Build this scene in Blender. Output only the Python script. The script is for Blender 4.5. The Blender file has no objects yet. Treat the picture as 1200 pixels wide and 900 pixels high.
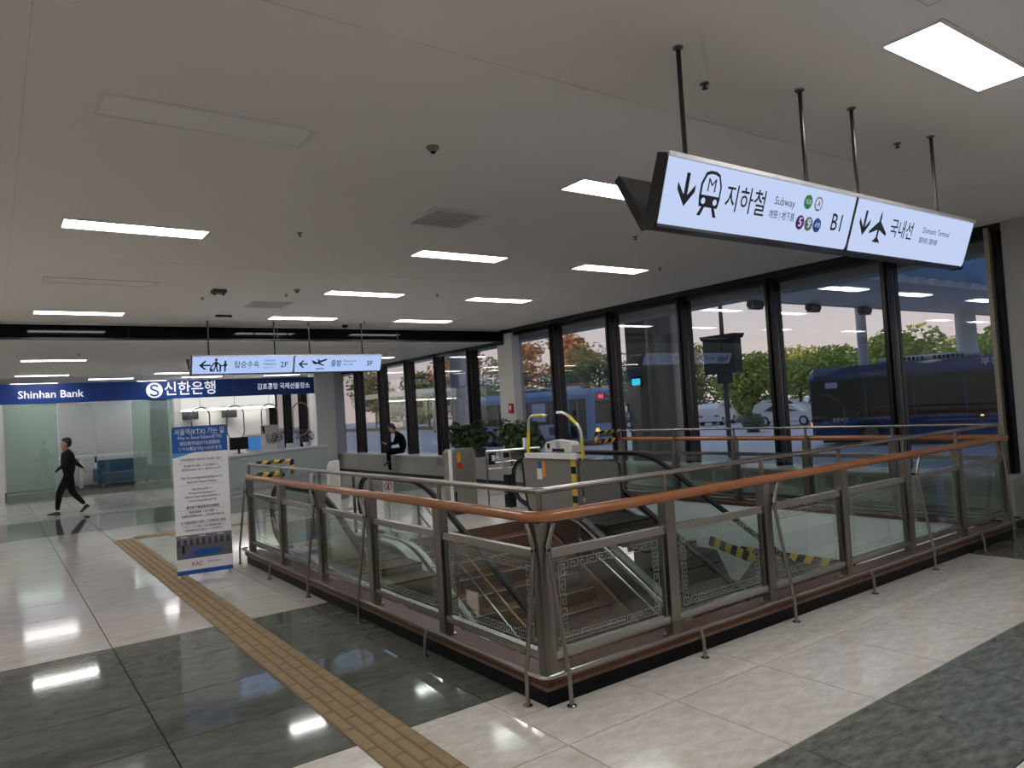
import bpy, bmesh, math, random
from mathutils import Vector, Matrix
C = bpy.context.scene.collection
S = bpy.context.scene
rnd = random.Random(7)
PI = math.pi
# ---------------------------------------------------------------- camera
YAW, PITCH, ROLL = math.radians(35.62), math.radians(1.9776), math.radians(-3.4844)
fw = Vector((math.sin(YAW)*math.cos(PITCH), math.cos(YAW)*math.cos(PITCH), math.sin(PITCH)))
rt = Vector((math.cos(YAW), -math.sin(YAW), 0)); up = rt.cross(fw)
r1 = rt*math.cos(ROLL)+up*math.sin(ROLL); u1 = up*math.cos(ROLL)-rt*math.sin(ROLL)
cam = bpy.data.objects.new('camera', bpy.data.cameras.new('camera')); C.objects.link(cam)
cam.matrix_world = Matrix(((r1.x, u1.x, -fw.x, 0), (r1.y, u1.y, -fw.y, 0), (r1.z, u1.z, -fw.z, 1.75), (0, 0, 0, 1)))
cam.data.sensor_width = 36; cam.data.lens = 854.36/1200*36; cam.data.clip_start = .05; cam.data.clip_end = 1000
S.camera = cam
# ---------------------------------------------------------------- world, sun, exposure
W = bpy.data.worlds.new('dusk_sky'); S.world = W; W.use_nodes = True
nt = W.node_tree; bg = nt.nodes['Background']
tc = nt.nodes.new('ShaderNodeTexCoord'); sp = nt.nodes.new('ShaderNodeSeparateXYZ'); cr = nt.nodes.new('ShaderNodeValToRGB')
nt.links.new(tc.outputs['Generated'], sp.inputs[0]); nt.links.new(sp.outputs['Z'], cr.inputs[0]); nt.links.new(cr.outputs[0], bg.inputs[0])
e = cr.color_ramp.elements
e[0].position = 0; e[0].color = (.66, .50, .46, 1); e[1].position = 1; e[1].color = (.22, .27, .37, 1)
q = e.new(.12); q.color = (.52, .46, .47, 1); q = e.new(.4); q.color = (.32, .36, .45, 1)
bg.inputs[1].default_value = .86
sun = bpy.data.objects.new('sun', bpy.data.lights.new('sun', 'SUN')); C.objects.link(sun)
sun.data.energy = 1.5; sun.data.angle = .01; sun.data.color = (1, .52, .25)
sun.rotation_euler = Vector((-.93, -.35, .10)).normalized().to_track_quat('Z', 'Y').to_euler()
S.view_settings.view_transform = 'Standard'; S.view_settings.look = 'None'
S.view_settings.gamma = 1; S.view_settings.use_curve_mapping = False; S.view_settings.exposure = 1.1
PANEL = 9.0          # radiance of a lit ceiling panel
SIGN = .42           # radiance of the backlit sign faces
# ---------------------------------------------------------------- materials
MT = {}
def mat(name, col, rough=.5, metal=0, emit=None, es=0, spec=.5, coat=0, noise=None, bump=0, bscale=40, alpha=None):
    if name in MT: return MT[name]
    m = bpy.data.materials.new(name); m.use_nodes = True; n = m.node_tree; b = n.nodes['Principled BSDF']
    b.inputs['Base Color'].default_value = (*col, 1); b.inputs['Roughness'].default_value = rough
    b.inputs['Metallic'].default_value = metal; b.inputs['Specular IOR Level'].default_value = spec
    b.inputs['Coat Weight'].default_value = coat
    if emit: b.inputs['Emission Color'].default_value = (*emit, 1); b.inputs['Emission Strength'].default_value = es
    t = n.nodes.new('ShaderNodeTexCoord')
    if noise:   # (scale, second colour, contrast, stretch)
        sc, c2, k, st = noise
        mp = n.nodes.new('ShaderNodeMapping'); mp.inputs['Scale'].default_value = st
        nz = n.nodes.new('ShaderNodeTexNoise'); nz.inputs['Scale'].default_value = sc; nz.inputs['Detail'].default_value = 6; nz.inputs['Roughness'].default_value = .65
        r = n.nodes.new('ShaderNodeValToRGB'); r.color_ramp.elements[0].position = .5-k; r.color_ramp.elements[1].position = .5+k
        r.color_ramp.elements[0].color = (*col, 1); r.color_ramp.elements[1].color = (*c2, 1)
        n.links.new(t.outputs['Object'], mp.inputs[0]); n.links.new(mp.outputs[0], nz.inputs[0]); n.links.new(nz.outputs[0], r.inputs[0]); n.links.new(r.outputs[0], b.inputs['Base Color'])
    if bump:
        nb = n.nodes.new('ShaderNodeTexNoise'); nb.inputs['Scale'].default_value = bscale
        bp = n.nodes.new('ShaderNodeBump'); bp.inputs['Strength'].default_value = bump; bp.inputs['Distance'].default_value = .01
        n.links.new(t.outputs['Object'], nb.inputs[0]); n.links.new(nb.outputs[0], bp.inputs['Height']); n.links.new(bp.outputs[0], b.inputs['Normal'])
    MT[name] = m; return m
def glassmat(name, tint, f0=1.0, rough=0.0, haze=0.0, hazecol=(.8, .85, .85)):
    m = bpy.data.materials.new(name); m.use_nodes = True; n = m.node_tree; n.nodes.clear()
    out = n.nodes.new('ShaderNodeOutputMaterial'); tr = n.nodes.new('ShaderNodeBsdfTransparent'); tr.inputs[0].default_value = (*tint, 1)
    gl = n.nodes.new('ShaderNodeBsdfGlossy'); gl.inputs['Roughness'].default_value = rough
    fr = n.nodes.new('ShaderNodeFresnel'); fr.inputs[0].default_value = 1.5
    geo = n.nodes.new('ShaderNodeNewGeometry')
    mu = n.nodes.new('ShaderNodeMath'); mu.operation = 'MULTIPLY'; mu.inputs[1].default_value = f0
    # the same reflectance from both sides of the pane
    mi = n.nodes.new('ShaderNodeMix'); mi.data_type = 'FLOAT'; mi.inputs[2].default_value = 1.5; mi.inputs[3].default_value = 1/1.5
    n.links.new(geo.outputs['Backfacing'], mi.inputs[0]); 
    lw = n.nodes.new('ShaderNodeLayerWeight'); lw.inputs[0].default_value = .5
    po = n.nodes.new('ShaderNodeMath'); po.operation = 'POWER'; po.inputs[1].default_value = 4.0
    n.links.new(lw.outputs['Facing'], po.inputs[0])
    ma = n.nodes.new('ShaderNodeMath'); ma.operation = 'MULTIPLY_ADD'; ma.inputs[1].default_value = .9; ma.inputs[2].default_value = .05
    n.links.new(po.outputs[0], ma.inputs[0]); n.links.new(ma.outputs[0], mu.inputs[0])
    mx = n.nodes.new('ShaderNodeMixShader'); n.links.new(mu.outputs[0], mx.inputs[0])
    if haze:
        df = n.nodes.new('ShaderNodeBsdfDiffuse'); df.inputs[0].default_value = (*hazecol, 1)
        m2 = n.nodes.new('ShaderNodeMixShader'); m2.inputs[0].default_value = haze
        n.links.new(tr.outputs[0], m2.inputs[1]); n.links.new(df.outputs[0], m2.inputs[2]); n.links.new(m2.outputs[0], mx.inputs[1])
    else: n.links.new(tr.outputs[0], mx.inputs[1])
    n.links.new(gl.outputs[0], mx.inputs[2]); n.links.new(mx.outputs[0], out.inputs[0])
    MT[name] = m; return m
def emitmat(name, col, s):
    m = bpy.data.materials.new(name); m.use_nodes = True; n = m.node_tree; n.nodes.clear()
    o = n.nodes.new('ShaderNodeOutputMaterial'); em = n.nodes.new('ShaderNodeEmission'); em.inputs[0].default_value = (*col, 1); em.inputs[1].default_value = s
    n.links.new(em.outputs[0], o.inputs[0]); MT[name] = m; return m
ceil_m = mat('ceiling_paint', (.80, .775, .74), .75, noise=(.35, (.86, .835, .80), .25, (1, 1, 1)), bump=.06, bscale=3)
white_m = mat('white_paint', (.72, .71, .69), .5)
wall_m = mat('wall_paint', (.70, .69, .67), .6)
tile_w = mat('pale_marble', (.48, .45, .42), .085, noise=(2.5, (.63, .59, .55), .16, (1, 5, 1)), spec=.5, bump=.008, bscale=5)
tile_w2 = mat('pale_marble_warm_lit', (.62, .575, .52), .10, noise=(7, (.76, .72, .67), .12, (1, 2, 1)), spec=.5, bump=.008, bscale=5)  # warm marble, lightened in place of stronger light near the camera
tile_d = mat('green_grey_stone', (.075, .083, .073), .06, noise=(5, (.155, .16, .14), .2, (1, 2, 1)), spec=.5, bump=.008, bscale=5)
tile_d2 = mat('green_grey_stone_worn', (.085, .092, .08), .16, noise=(6, (.22, .225, .195), .16, (1, 3, 1)), spec=.4, bump=.01, bscale=5)
grout = mat('grout', (.03, .027, .024), .9)
tact_m = mat('tactile_ochre', (.27, .185, .085), .5, noise=(9, (.33, .235, .115), .3, (1, 1, 1)))
steel = mat('brushed_steel', (.24, .222, .20), .34, 1, noise=(30, (.33, .305, .28), .3, (1, 1, .05)))
steel_t = mat('rail_steel', (.42, .40, .375), .27, 1)
steel2 = mat('polished_steel', (.44, .42, .40), .22, 1)
steel_d = mat('dull_steel', (.22, .21, .20), .38, 1)
alu = mat('pale_aluminium', (.66, .65, .63), .35, .6)
wood = mat('varnished_wood', (.33, .115, .038), .25, noise=(14, (.42, .16, .055), .35, (1, 1, 1)), coat=.4)
granite = mat('red_brown_granite', (.070, .031, .020), .32, spec=.12, noise=(24, (.115, .052, .034), .25, (1, 1, 1)), coat=.0)
granite_s = mat('stair_granite', (.12, .065, .048), .25, noise=(24, (.19, .11, .085), .25, (1, 1, 1)))
granite_e = mat('worn_granite', (.075, .040, .026), .4, noise=(3, (.20, .13, .085), .25, (1, 1, 1)))
black = mat('black_paint', (.012, .012, .013), .25)
blackr = mat('black_rubber', (.010, .010, .011), .45, spec=.25)
kick = mat('black_kick', (.006, .006, .007), .4, spec=.12)
bronze = mat('dark_bronze', (.014, .012, .011), .25, .3)
bronze_l = mat('bronze_highlight_edge', (.05, .043, .035), .35, .5)  # bronze lightened as a painted highlight along the mullion edge
beige_l = mat('beige_lit_edge', (.36, .32, .26), .45, .4)  # paler copy for the one mullion that catches the light
glass = glassmat('clear_glass', (.90, .94, .93))
glass_g = glassmat('green_tinted_glass', (.89, .95, .93), 1.0)
glass_w = glassmat('window_glass', (.80, .83, .84), 1.5)
glass_b = glassmat('bank_glass', (.86, .90, .89), .9)
frost = glassmat('frosted_glass', (.66, .78, .73), 1.2, .02, .22, (.60, .72, .68))
etch = glassmat('etched_glass', (.8, .85, .83), .3, .3, .7, (.38, .41, .39))
bh_glass = mat('dark_glossy_glass', (.003, .005, .005), .05, spec=.12)
panel_on = emitmat('lit_panel', (1, .98, .96), PANEL)
panel_off = mat('unlit_diffuser', (.84, .82, .79), .5)
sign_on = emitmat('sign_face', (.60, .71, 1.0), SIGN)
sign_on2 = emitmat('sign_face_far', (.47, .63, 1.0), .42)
ink = mat('sign_ink', (.012, .014, .03), .6)
blue = mat('fascia_blue', (.010, .055, .28), .35)
blue2 = mat('print_blue', (.01, .10, .40), .5)
blue3 = mat('print_sky_blue', (.06, .32, .65), .5)
navy_ink = mat('navy_ink', (.03, .03, .16), .6)
paper = mat('banner_white', (.88, .88, .92), .5)
white = mat('clean_white', (.80, .80, .80), .4)
whitelet = mat('white_lettering', (.85, .86, .88), .4, emit=(.8, .85, 1), es=.25)
yellow = mat('hazard_yellow', (.70, .47, .05), .5)
yellow2 = mat('bright_yellow', (.75, .60, .03), .4)
red = mat('red_print', (.60, .02, .02), .4)
green_p = mat('green_print', (.05, .33, .08), .4)
purple_p = mat('purple_print', (.20, .03, .22), .4)
olive_p = mat('gold_green_print', (.22, .30, .18), .4)
blue_p = mat('blue_print', (.02, .12, .45), .4)
grey_p = mat('grey_print', (.35, .35, .36), .4)
greybox = mat('grey_enamel', (.215, .20, .18), .42)
greybox2 = mat('pale_grey_enamel', (.60, .585, .56), .42)
asphalt = mat('asphalt', (.46, .48, .56), .5, noise=(.6, (.54, .56, .65), .3, (1, 1, 1)))
paving = mat('outside_paving', (.32, .32, .34), .6)
conc = mat('canopy_concrete', (.60, .60, .60), .6)
leafd = mat('dark_leaf', (.022, .045, .018), .35, noise=(7, (.07, .12, .045), .3, (1, 1, 1)))
leaf1 = mat('tree_leaf', (.17, .27, .05), .6, noise=(1.2, (.48, .57, .11), .25, (1, 1, 1)))
leaf2 = mat('pine_leaf', (.07, .12, .055), .6, noise=(1.1, (.18, .26, .09), .25, (1, 1, 1)))
leaf3 = mat('yellow_leaf', (.11, .16, .03), .6, noise=(1.0, (.25, .26, .05), .25, (1, 1, 1)))
leaf4 = mat('sunset_lit_leaf', (.33, .17, .08), .6, noise=(1.0, (.48, .29, .15), .25, (1, 1, 1)))  # orange sunset light put into the leaf colour
bark = mat('bark', (.08, .055, .04), .8)
skin_m = mat('skin', (.45, .26, .18), .5)
hair_m = mat('hair', (.012, .010, .009), .5)
suit_m = mat('black_cloth', (.005, .005, .007), .9, spec=.1)
suit2_m = mat('charcoal_cloth', (.020, .019, .020), .9, spec=.1)
sofa_m = mat('sofa_blue', (.025, .075, .15), .6)
busb = mat('bus_blue', (.12, .23, .48), .25, coat=.5)
busn = mat('bus_navy', (.012, .045, .17), .25, coat=.5)
busg = mat('bus_window', (.006, .012, .016), .06, spec=.3)
carw = mat('car_white', (.62, .63, .65), .2, coat=.5)
carg = mat('car_grey', (.16, .19, .21), .2, coat=.5)
tyre = mat('tyre', (.012, .012, .012), .7)
amber = emitmat('amber_lamp', (1, .35, .06), 1.6)
redlamp = emitmat('red_lamp', (1, .03, .05), 1.2)
screen = emitmat('cyan_screen', (.03, .42, .60), 1.0)
slat_m = glassmat('canopy_slat', (.55, .75, .92), .5, .1, .35, (.42, .62, .80))
tub_m = mat('tub_green', (.035, .07, .04), .5)
# ---------------------------------------------------------------- mesh builder
class MB:
    def __init__(s): s.v = []; s.f = []; s.mi = []; s.sm = []; s.mats = []
    def _m(s, m):
        if m is None: return 0
        if m not in s.mats: s.mats.append(m)
        return s.mats.index(m)
    def add(s, vs, fs, m=None, sm=False):
        o = len(s.v); s.v += [tuple(v) for v in vs]; k = s._m(m)
        for f in fs: s.f.append(tuple(i+o for i in f)); s.mi.append(k); s.sm.append(sm)
        return s
    def box(s, x0, x1, y0, y1, z0, z1, m=None):
        return s.add([(x0,y0,z0),(x1,y0,z0),(x1,y1,z0),(x0,y1,z0),(x0,y0,z1),(x1,y0,z1),(x1,y1,z1),(x0,y1,z1)],
                     [(0,3,2,1),(4,5,6,7),(0,1,5,4),(1,2,6,5),(2,3,7,6),(3,0,4,7)], m)
    def quad(s, a, b, c, d, m=None): return s.add([a,b,c,d], [(0,1,2,3)], m)
    def bar(s, a, b, w, h, m=None, upv=(0,0,1)):
        a = Vector(a); b = Vector(b); d = (b-a).normalized(); u = Vector(upv)
        sd = d.cross(u)
        if sd.length < 1e-4: sd = d.cross(Vector((0,1,0)))
        sd.normalize(); u = sd.cross(d).normalized(); sd *= w/2; u *= h/2
        return s.add([a-sd-u, a+sd-u, a+sd+u, a-sd+u, b-sd-u, b+sd-u, b+sd+u, b-sd+u],
                     [(0,1,2,3),(7,6,5,4),(1,0,4,5),(2,1,5,6),(3,2,6,7),(0,3,7,4)], m)
    def tube(s, pts, r, n=10, m=None, closed=False, flat=1.0):
        P = [Vector(p) for p in pts]; k = len(P); rs = r if isinstance(r, (list, tuple)) else [r]*k
        ref = None; rings = []
        for i, p in enumerate(P):
            if closed: d = (P[(i+1) % k]-P[i-1])
            else: d = P[min(i+1, k-1)]-P[max(i-1, 0)]
            d.normalize()
            if ref is None:
                ref = Vector((0,0,1)) if abs(d.z) < .9 else Vector((1,0,0))
            a = d.cross(ref)
            if a.length < 1e-5: ref = Vector((0,1,0)) if abs(d.y) < .9 else Vector((1,0,0)); a = d.cross(ref)
            a.normalize(); b = a.cross(d).normalized(); ref = b
            sc = 1.0
            if 0 < i < k-1 or closed:
                d0 = (P[i]-P[i-1]).normalized(); c = max(.5, d.dot(d0)); sc = 1/c
            rings.append([p+(a*math.cos(t)+b*math.sin(t)*flat)*rs[i]*(sc if sc < 1.4 else 1.4) for t in [2*PI*j/n for j in range(n)]])
        vs = [v for R in rings for v in R]; fs = []
        for i in range(k if closed else k-1):
            for j in range(n):
                a0 = i*n+j; a1 = i*n+(j+1) % n; b0 = ((i+1) % k)*n+j; b1 = ((i+1) % k)*n+(j+1) % n
                fs.append((a0, a1, b1, b0))
        if not closed: fs.append(tuple(reversed(range(n)))); fs.append(tuple(range((k-1)*n, k*n)))
        return s.add(vs, fs, m, True)
    def lathe(s, prof, o=(0,0,0), n=20, m=None):
        vs = []; fs = []
        for r, z in prof:
            for j in range(n): vs.append((o[0]+r*math.cos(2*PI*j/n), o[1]+r*math.sin(2*PI*j/n), o[2]+z))
        for i in range(len(prof)-1):
            for j in range(n): fs.append((i*n+j, i*n+(j+1) % n, (i+1)*n+(j+1) % n, (i+1)*n+j))
        fs.append(tuple(reversed(range(n)))); fs.append(tuple(range((len(prof)-1)*n, len(prof)*n)))
        return s.add(vs, fs, m, True)
    def prism(s, poly, a, b, axis=0, m=None):
        """poly: (p,q) list; extruded from a to b along axis 0 (p=y,q=z), 1 (p=x,q=z), 2 (p=x,q=y)"""
        n = len(poly)
        def mk(c, p, q): return (c,p,q) if axis == 0 else (p,c,q) if axis == 1 else (p,q,c)
        vs = [mk(a,p,q) for p,q in poly]+[mk(b,p,q) for p,q in poly]
        fs = [tuple(range(n)), tuple(reversed(range(n,2*n)))]+[((i+1) % n, i, n+i, n+(i+1) % n) for i in range(n)]
        return s.add(vs, fs, m)
    def build(s, name, m=None, parent=None, loc=(0,0,0), rot=(0,0,0), fix=True):
        me = bpy.data.meshes.new(name); me.from_pydata([Vector(v) for v in s.v], [], s.f)
        mats = s.mats if s.mats else [m]
        if s.mats and m is not None and m not in mats: mats = mats
        for mm in mats: me.materials.append(mm)
        me.polygons.foreach_set('material_index', s.mi if s.mats else [0]*len(s.f)); me.polygons.foreach_set('use_smooth', s.sm)
        if fix and len(s.f) < 60000:
            b = bmesh.new(); b.from_mesh(me); bmesh.ops.recalc_face_normals(b, faces=b.faces); b.to_mesh(me); b.free()
        try: me.set_sharp_from_angle(angle=math.radians(40))
        except Exception: pass
        me.update()
        o = bpy.data.objects.new(name, me); C.objects.link(o); o.location = loc; o.rotation_euler = rot
        if parent: o.parent = parent
        return o
def tag(o, label=None, cat=None, group=None, kind=None):
    if label: o['label'] = label
    if cat: o['category'] = cat
    if group: o['group'] = group
    if kind: o['kind'] = kind
    return o
def thing(name, label, cat, loc=(0,0,0), rz=0, group=None):
    o = bpy.data.objects.new(name, None); C.objects.link(o); o.location = loc; o.rotation_euler = (0,0,rz)
    o.empty_display_size = .1
    return tag(o, label, cat, group)
def struct(o): o['kind'] = 'structure'; return o
def sroot(name, loc=(0,0,0)):
    o = bpy.data.objects.new(name, None); C.objects.link(o); o.location = loc; o['kind'] = 'structure'; return o
def cp(o, parent=None, loc=None):
    c = o.copy(); C.objects.link(c); c.parent = parent
    if loc is not None: c.location = loc
    return c
def dup(root, loc, rz, label=None):
    r = root.copy(); C.objects.link(r); r.location = loc; r.rotation_euler = (0,0,rz)
    if label: r['label'] = label
    for ch in root.children:
        c = ch.copy(); C.objects.link(c); c.parent = r
        for g in ch.children:
            d = g.copy(); C.objects.link(d); d.parent = c
    return r
def text(body, size, o, ux, uz, m, parent, name='lettering', align='CENTER', bold=0.0, squash=1.0, cent=True):
    """flat lettering at o; ux: reading direction, uz: up direction of the letters"""
    c = bpy.data.curves.new(name, 'FONT'); c.body = body; c.size = size; c.align_x = align
    c.align_y = 'CENTER' if cent else 'BOTTOM'
    c.offset = bold*size; c.resolution_u = 2; c.extrude = 0
    t = bpy.data.objects.new(name, c); C.objects.link(t); bpy.context.view_layer.update()
    me = bpy.data.meshes.new_from_object(t.evaluated_get(bpy.context.evaluated_depsgraph_get()))
    bpy.data.objects.remove(t); bpy.data.curves.remove(c)
    me.materials.clear(); me.materials.append(m); me.name = name
    ux = Vector(ux).normalized(); uz = Vector(uz).normalized(); un = ux.cross(uz)
    M = Matrix(((ux.x*squash, uz.x, un.x, o[0]), (ux.y*squash, uz.y, un.y, o[1]), (ux.z*squash, uz.z, un.z, o[2]), (0,0,0,1)))
    me.transform(M)
    ob = bpy.data.objects.new(name, me); C.objects.link(ob); ob.parent = parent
    return ob
def arc(c, r, a0, a1, n, plane='yz', x=0):
    out = []
    for i in range(n+1):
        a = a0+(a1-a0)*i/n; p, q = c[0]+r*math.cos(a), c[1]+r*math.sin(a)
        out.append((x,p,q) if plane == 'yz' else (p,x,q) if plane == 'xz' else (p,q,x))
    return out
# ================================================================ SETTING
CE, CE2 = 3.65, 3.41            # ceiling heights before / beyond the bulkhead
WX = 10.2                        # window plane
X0, X1, Y0, Y1 = 2.75, 9.05, 3.60, 9.35      # opening of the stairwell
TX, TY = .813, .7725
def well(x, y, e=0): return X0-.30 < x < X1+.20 and 3.42 < y < 9.35
# floor slab around the opening, pale marble and grey stone tiles set proud of it
fl = MB()
zt = -.012
for (a,b,c,d) in ((-7,X0-.1,-5,30),(X0-.1,WX+.3,-5,3.5),(X1+.1,WX+.3,3.5,40),(X0-.1,X1+.1,9.35,40),(-7,X0-.1,30,40)): fl.box(a,b,c,d,-.30,zt)
floor = struct(fl.build('floor', grout))
def isdark(k, xi):
    if 2 <= k <= 5 or 17 <= k <= 20: return xi < X0 or k >= 17
    if k == -1: return True
    if k in (0,1) and xi > 8.0: return True
    if k < -1: return False
    return False
ntile = 0
tile_mesh = {}
far = {0: MB(), 1: MB()}
for k in range(-3, 29):
    ya = 2.24+k*TY; yb = ya+TY
    for i in range(-8, 13):
        xa = .75+i*TX; xb = xa+TX; xm, ym = (xa+xb)/2, (ya+yb)/2
        # keep what the camera could plausibly see
        if k < -1 and xm < 2.5: continue
        if k < 2 and xm < 1.0: continue
        if 2 <= k < 5 and xm < -1.2+.0: continue
        if xm < -2.5 or xa > WX-.3: continue
        xa2, xb2, ya2, yb2 = xa, min(xb, WX-.02), ya, yb
        g = .0042
        # cut away the part inside the kerb of the stairwell
        R = [(xa2,xb2,ya2,yb2)]
        hx0, hx1, hy0, hy1 = 2.60, 9.21, 3.46, 9.36
        if xb2 > hx0 and xa2 < hx1 and yb2 > hy0 and ya2 < hy1:
            R = []
            if ya2 < hy0: R.append((xa2,xb2,ya2,hy0))
            if yb2 > hy1: R.append((xa2,xb2,hy1,yb2))
            if xa2 < hx0: R.append((xa2,hx0,max(ya2,hy0),min(yb2,hy1)))
            if xb2 > hx1: R.append((hx1,xb2,max(ya2,hy0),min(yb2,hy1)))
        for (xa2,xb2,ya2,yb2) in R:
            if yb2-ya2 < .04 or xb2-xa2 < .04: continue
            dk = isdark(k, xa+.1); dz = rnd.uniform(0, .0006)
            if k >= 17: far[int(dk)].box(xa2+g, xb2-g, ya2+g, yb2-g, zt-.01, dz); continue
            w, d = round(xb2-xa2-2*g, 4), round(yb2-ya2-2*g, 4)
            m = (tile_d2 if k < 2 else tile_d) if dk else (tile_w2 if k < 2 else tile_w)
            key = (w, d, m.name)
            if key not in tile_mesh:
                b = MB(); e = .0005
                vs = [(-w/2,-d/2,zt-.01),(w/2,-d/2,zt-.01),(w/2,d/2,zt-.01),(-w/2,d/2,zt-.01),(-w/2,-d/2,-e),(w/2,-d/2,-e),(w/2,d/2,-e),(-w/2,d/2,-e),
                      (-w/2+e,-d/2+e,0),(w/2-e,-d/2+e,0),(w/2-e,d/2-e,0),(-w/2+e,d/2-e,0)]
                b.add(vs, [(0,1,5,4),(1,2,6,5),(2,3,7,6),(3,0,4,7),(4,5,9,8),(5,6,10,9),(6,7,11,10),(7,4,8,11),(8,9,10,11)])
                o = b.build('floor_tile', m, floor); tile_mesh[key] = o.data
            else:
                o = bpy.data.objects.new('floor_tile', tile_mesh[key]); C.objects.link(o); o.parent = floor
            o.location = ((xa2+xb2)/2, (ya2+yb2)/2, dz); ntile += 1
# the hall goes on outside the frame
ex = MB()
for (a_,b_,c_,d_) in ((-7,-2.6,-5,30),(-2.6,1.1,-5,2.2),(1.1,10.0,-5,-.1),(1.1,2.3,-.1,2.2)): ex.box(a_,b_,c_,d_,zt,-.001)
struct(ex.build('floor', tile_w))
for d, b in far.items(): tag(b.build('floor_tile', tile_d if d else tile_w, floor), kind='stuff')
# tactile paving: a strip of ochre blocks with raised bars
tact_g = mat('tactile_groove', (.19,.13,.06), .7)
tp = thing('tactile_paving', 'ochre tactile guide strip of raised bars running along the stairwell floor', 'tactile paving')
def tblock(w, d, along):
    b = MB(); b.box(-w/2+.001,w/2-.001,-d/2+.001,d/2-.001,0,.003,tact_g)
    n = 4; p = (w if along == 'y' else d)/n; L = d if along == 'y' else w
    for i in range(n):
        c = -n*p/2+(i+.5)*p
        segs = [(-L/2+.008, L/2-.008)] if i % 2 == 0 else [(-L/2, -.008), (.008, L/2)]
        for s0, s1 in segs:
            h = p*.405; t = h*.80
            if along == 'y': vs = [(c-h,s0,.002),(c+h,s0,.002),(c+h,s1,.002),(c-h,s1,.002),(c-t,s0+.006,.010),(c+t,s0+.006,.010),(c+t,s1-.006,.010),(c-t,s1-.006,.010)]
            else: vs = [(s0,c-h,.004),(s1,c-h,.004),(s1,c+h,.004),(s0,c+h,.004),(s0+.008,c-t,.009),(s1-.008,c-t,.009),(s1-.008,c+t,.009),(s0+.008,c+t,.009)]
            b.add(vs, [(4,5,6,7),(0,1,5,4),(1,2,6,5),(2,3,7,6),(3,0,4,7)], tact_m)
    return b
ba = tblock(.32,.31,'y').build('tactile_block', None, tp); ba.location = (1.703, 2.9, 0)
y = 3.21
while y < 13.75: cp(ba, tp, (1.703, y, 0)); y += .31
bb = tblock(.31,.32,'x').build('tactile_block', None, tp); bb.location = (2.02, 13.56, 0)
for i in range(1, 14): cp(bb, tp, (2.02+.31*i, 13.56, 0))
# ceilings
ce = MB(); ce.box(-7, WX+.3, -5, 14.2, CE, CE+.3)
ceiling = struct(ce.build('ceiling', ceil_m))
gr = MB()
for x, ya, yb in ((.2,-4,14.1),(7.9,-4,14.1)): gr.box(x-.0012, x+.0012, ya, yb, CE-.0012, CE+.01)
for y in (3.2,8.9): gr.box(-6.8, WX-.2, y-.0012, y+.0012, CE-.0012, CE+.01)
gr.build('panel_joint', mat('joint_grey', (.62, .60, .58), .8), ceiling)['kind'] = 'stuff'
# access hatch outline and patched seams near the stair sign
hp = MB()
for a, b in (((3.0,1.25),(3.9,1.25)),((3.0,1.65),(3.9,1.65)),((3.0,1.25),(3.0,1.65)),((3.9,1.25),(3.9,1.65))): hp.bar((a[0],a[1],CE-.001), (b[0],b[1],CE-.001), .006, .003)
hp.build('hatch_edge', mat('joint_grey', (.4,.4,.4)), ceiling)
ce2 = MB(); ce2.box(-7, WX+.3, 14.26, 40, CE2, CE2+.5)
struct(ce2.build('ceiling', ceil_m))
# dark glazed bulkhead between the two ceilings
bh = sroot('trim_1')
b = MB(); b.box(-7, 10.0, 14.2, 14.26, CE2-.02, CE-.0); b.build('bulkhead_glass', bh_glass, bh)
b = MB(); b.box(-7, 9.9, 14.17, 14.28, CE2-.045, CE2-.012); b.build('bulkhead_edge', black, bh)
b = MB(); b.box(-7, 9.9, 14.18, 14.2, CE-.035, CE-.0); b.build('bulkhead_edge', alu, bh)
for x in (-.6, 2.0, 4.6, 7.2):
    b = MB(); b.box(x-.01, x+.01, 14.19, 14.2, CE2, CE-.03); b.build('bulkhead_joint', black, bh)
# walls
struct(MB().box(-7, WX+.3, -5.2, -5, -.3, CE+.3).build('wall_back', wall_m))
struct(MB().box(-7.2, -7, -5.2, 40.2, -.3, CE+.3).build('wall_left', mat('far_wall_darkened', (.30,.30,.29), .6)))  # unseen wall, coloured dark to weaken its reflection in the windows
struct(MB().box(-7, WX+.3, 40, 40.2, -.3, CE2+.3).build('wall_far', wall_m))
struct(MB().box(10.02, 10.42, -5, 2.2, -.05, CE).build('wall_front', wall_m))
# upper storeys of the terminal: their mass shades the forecourt
struct(MB().box(-12, 10.45, -30, 60, 3.96, 10.5).build('wall_upper', mat('facade_dark', (.10,.11,.12), .5)))
# ---- window wall: mullions, header, panes
MY = [3.76, 5.12, 6.98, 8.82, 10.69, 12.5, 13.94]
MF = [15.98, 17.70, 19.50, 21.35, 23.2, 25.0, 26.9, 28.8, 30.7, 32.6, 34.5, 36.4, 38.3]
tn = 2
mull0 = None
for y in MY[:-1]+MF:
    top = CE if y < 14.2 else CE2
    r = sroot('trim_%d' % tn, (0, y, 0)); tn += 1
    b = MB(); b.box(10.07, 10.36, -.06, .045, .30, top); b.build('mullion', bronze, r)
    b = MB(); b.box(10.03, 10.07, -.03, .01, .30, top); b.box(10.36, 10.40, -.03, .01, .3, top); b.build('mullion_fin', black, r)
    b = MB(); b.box(*((9.955,10.09,-.01,.04) if y < 4 else (10.11,10.14,-.064,-.06)), .60, top-.04); b.box(10.26, 10.29, -.064, -.06, .60, top-.04); b.build('highlight_strip', beige_l if y < 4 else bronze_l, r)  # strips whose colour paints the highlight down each mullion
b = MB(); b.box(10.0, 10.44, 2.2, 14.2, 3.56, CE); b.box(10.16, 10.26, 2.2, 14.2, 3.50, 3.56); struct(b.build('trim_%d' % tn, black)); tn += 1
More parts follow.
